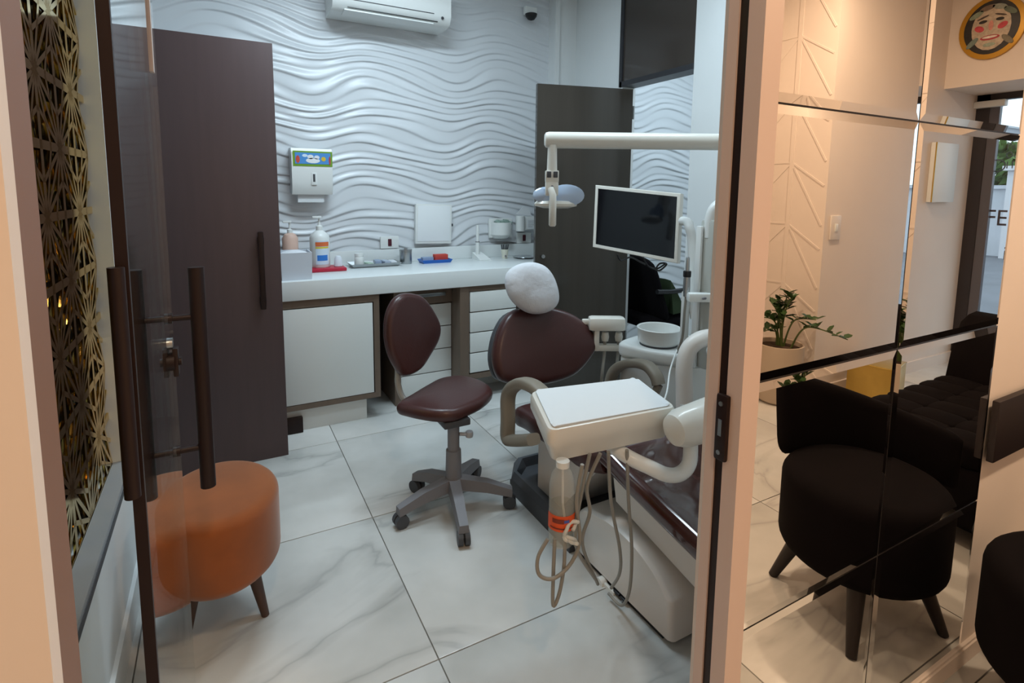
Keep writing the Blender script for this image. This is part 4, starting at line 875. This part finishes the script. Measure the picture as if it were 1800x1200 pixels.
# ------------------------------------------------------------------ waiting room
chx = Vector((1.855, .35))
acx = thing('armchair', (chx.x, chx.y, 0), 'black velvet armchair with a drum seat, in front of the wall mirrors', 'armchair')
seat = [(chx.x+.245*math.cos(t), chx.y+.245*math.sin(t)) for t in (2*math.pi*i/48 for i in range(48))]
build('seat', MB().cushion(seat, .29, .05, lambda u, v, w: Vector((u, v, .185+w)), .015), M_BLACKVELVET, acx, sharp=70)
for x, y in ((1.735, .13), (1.625, .475), (1.975, .565), (2.08, .22)):
    d = Vector((x, y))-chx; tp = chx+d*.66
    build('leg', MB().cyl((tp.x, tp.y, .20), (x, y, 0), .028, .015, 14), M_BLACKWOOD, acx)
path = spline([Vector((1.775, .10)), Vector((1.915, .12)), Vector((2.045, .195)), Vector((2.145, .315)), Vector((2.205, .475))], 6)
rings = []
for i, p in enumerate(path):
    t = (path[min(i+1, len(path)-1)]-path[max(i-1, 0)]).normalized(); nn = Vector((t.y, -t.x)); f = i/(len(path)-1)
    zt_ = .765-.20*f; zb_ = .45-.07*f; th = .028; ring = []
    e = .55 if i in (0, len(path)-1) else 1
    for q in (2*math.pi*k/18 for k in range(18)):
        cu, su_ = math.cos(q), math.sin(q); zz = (zt_+zb_)/2+(zt_-zb_)/2*(.9 if e < 1 else 1)*math.copysign(abs(su_)**.35, su_); o_ = th*e*math.copysign(abs(cu)**.8, cu)+.10*(zz-zb_)
        ring.append(Vector((p.x+nn.x*o_, p.y+nn.y*o_, zz)))
    rings.append(ring)
build('backrest', MB().loft(rings), M_BLACKVELVET, acx, sharp=70)

sf = thing('sofa', (3.1, .26, 0), 'long black tufted sofa with a raised end beside the mirror wall', 'sofa')
build('base', MB().cbox((3.08, .26, .21), (1.12, .68, .26), .03), M_BLACKVELVET, sf)
for i in range(6):
    for j in range(4):
        x0 = 2.53+i*.15; y0 = -.075+j*.168
        build('seat_tuft', MB().cushion(roundpoly([(x0, y0), (x0+.148, y0), (x0+.148, y0+.166), (x0, y0+.166)], 3), .10, .025, lambda u, v, w: Vector((u, v, .335+w)), .012, 3), M_BLACKVELVET, sf, sharp=80)
endp = [(3.42, .1), (3.42, .45), (3.46, .62), (3.53, .76), (3.62, .77), (3.64, .6), (3.64, .1)]
build('raised_end', MB().loft([[Vector((x, y, .1+(z-.1)*k)) for x, z in endp] for y, k in ((-.08, .93), (-.05, 1), (.3, 1.0), (.6, 1.0))]), M_BLACKVELVET, sf, sharp=60)
build('backrest', MB().cbox((3.08, .575, .5), (1.1, .07, .5), .03), M_BLACKVELVET, sf)
for x in (2.58, 3.58):
    for y in (-.02, .54): build('leg', MB().cyl((x, y, .09), (x, y, 0), .025, .018, 12), M_BLACKWOOD, sf)

pp_ = thing('potted_plant', (3.27, -.96, 0), 'leafy green plant with arching stems in a beige round pot', 'plant')
pc = Vector((3.27, -.96, 0)); lat = Vector((.56, .83, 0)); dep = Vector((-.83, .56, 0))
pot = build('pot', MB().lathe([(.001, 0), (.10, 0), (.125, .02), (.148, .16), (.15, .40), (.138, .40), (.135, .36), (.001, .36)], pc, 32), M_POT, pp_)
build('soil', MB().lathe([(.001, .36), (.134, .36), (.134, .372), (.001, .385)], pc, 24), M_SOIL, pot)
leaf_me = None
rl = random.Random(5)
STEMS = [(-.10, .02, .10, 9), (-.06, .05, .30, 10), (-.03, -.02, .33, 11), (.03, .0, .38, 12), (.06, .03, .36, 12), (.20, .03, .22, 11), (.38, .06, .12, 12), (-.12, .03, .20, 8), (.0, .08, .24, 9)]
for dx, dy, hgt, nl in STEMS:
    b0 = pc+lat*(dx*.12+rl.uniform(-.02, .02))+dep*dy*.2+Vector((0, 0, .37)); tp = pc+lat*dx+dep*dy+Vector((0, 0, .37+hgt)); md = (b0+tp)/2-lat*dx*.18+Vector((0, 0, .06+abs(dx)*.12))
    pth = spline([b0, md, tp], 12)
    stm = build('stem', MB().tube(pth, [.007, .003], 7), M_STEM, pp_)
    for k in range(nl):
        f = .45+.55*k/(nl-1); p = pth[min(int(f*(len(pth)-1)), len(pth)-1)]
        if leaf_me is None:
            mb = MB().add([(0, 0, 0), (.018, .016, .004), (.042, .014, .002), (.06, 0, -.006), (.042, -.014, .002), (.018, -.016, .004), (.03, 0, -.003)], [(0, 1, 6), (1, 2, 6), (2, 3, 6), (3, 4, 6), (4, 5, 6), (5, 0, 6)])
            lf = build('leaf', mb, M_LEAF, stm, local=True, sharp=80); leaf_me = lf
        else: lf = leaf_me.copy(); col.objects.link(lf); lf.parent = stm
        lf.location = p-pc; ang = (k % 2)*math.pi+rl.uniform(-.6, .6)+(.4 if dx > 0 else 2.7)
        lf.rotation_euler = (rl.uniform(-.5, .5), rl.uniform(-.9, -.2), ang); s_2 = rl.uniform(.9, 1.35); lf.scale = (s_2, s_2, s_2)

gc = thing('gold_cube', (3.87, -.65, 0), 'square gold cube side table on the floor by the wall', 'side table')
Rg = Matrix.Rotation(-.22, 3, 'Z')
build('body', MB().cbox((3.87, -.65, .135), (.27, .27, .27), .004, Rg), M_GOLDBOX, gc)
build('top_plate', MB().cbox((3.87, -.65, .274), (.274, .274, .008), .002, Rg), M_GOLD, gc)
VR = 2*MIRROR_Y-REAR
c = mir(pY(1469, 400, VR))
swt = thing('light_switch', (c.x, REAR, c.z-.06), 'white light switch plate on the waiting room wall', 'switch')
build('plate', MB().cbox((c.x, REAR+.006, c.z), (.11, .012, .16), .004), mat('switch_plate', 'd8d0c8', .4), swt)
build('rocker', MB().cbox((c.x, REAR+.014, c.z), (.03, .008, .05), .003), M_WPLAST, swt)
a = mir(pY(1640, 250, VR)); b = mir(pY(1668, 355, VR))
fr2 = thing('wall_picture', ((a.x+b.x)/2, REAR, b.z), 'white canvas with a slim gold edge on the waiting room wall', 'picture')
build('canvas', MB().cbox(((a.x+b.x)/2, REAR+.02, (a.z+b.z)/2), (abs(b.x-a.x), .038, abs(a.z-b.z)), .003), M_WPLAST, fr2)
build('gold_edge', MB().bb(min(a.x, b.x)-.006, min(a.x, b.x), REAR+.034, REAR+.042, b.z, a.z), M_GOLDBOX, fr2)
c = mir(pX(1656, 42, LINT))
build('wall_hook', MB().cyl((LINT, c.y, c.z), (LINT-.03, c.y, c.z), .018, .022, 14), M_BLACKWOOD, None, 'small round black knob on the wall beside the oval plate', 'hook')
c = mir(pX(1748, 48, LINT))
mk = thing('oval_plate', (LINT-.02, c.y, c.z-.2), 'oval gold-rimmed plate painted with a smiling face above the street door', 'wall plate')
def oval(ry, rz, x0, x1, cy_=0, cz_=0, n=36, rot=0):
    R = lambda k, x: [Vector((x, c.y+cy_+(ry*k*math.cos(t)*math.cos(rot)-rz*k*math.sin(t)*math.sin(rot)), c.z+cz_+(ry*k*math.cos(t)*math.sin(rot)+rz*k*math.sin(t)*math.cos(rot)))) for t in (2*math.pi*i/n for i in range(n))]
    return MB().loft([R(1, x0), R(1, x1+.002), R(.97, x1)])
L0 = LINT
build('rim', oval(.19, .215, L0, L0-.022), mat('ochre_gold_rim', 'b98a2c', .4, .3), mk)
fc = build('dark_ground', oval(.158, .182, L0-.02, L0-.026), mat('plate_dark', '2b2a2a', .5, var=.3, scale=30), mk)
def feat(nm, ry, rz, cy_, cz_, cc, rot=0, lvl=1): build(nm, oval(ry, rz, L0-.026, L0-.026-.002*lvl, cy_, cz_, 20, rot), mat('face_'+cc, cc, .55, var=.2, scale=60), fc)
feat('painted_face', .112, .155, 0, 0, 'b9a996')
for k, (u, v, a_, cc) in enumerate(((-.09, .10, .5, '7d8a78'), (-.03, .135, .2, '6f5f50'), (.04, .13, -.3, '8a8f84'), (.10, .09, -.6, '5f6a5c'), (-.10, -.09, .8, '6b7a72'), (.10, -.10, -.8, '77705f'))): feat('painted_patch', .045, .018, u, v, cc, a_, 2)
for s in (-1, 1):
    feat('painted_eye', .024, .011, s*.048, .045, '2a2624', s*-.1, 2); feat('painted_brow', .036, .006, s*.05, .074, '4a3c34', s*-.35, 2); feat('painted_cheek', .03, .02, s*.066, .0, 'bb4650', s*.5, 2)
feat('painted_nose', .014, .034, 0, .012, 'c98a7e', 0, 2); feat('painted_lips', .056, .017, 0, -.07, 'a53a42', 0, 2); feat('painted_teeth', .044, .008, 0, -.067, 'e0d8cc', 0, 3); feat('painted_chin', .036, .014, 0, -.118, '94a090', 0, 2)
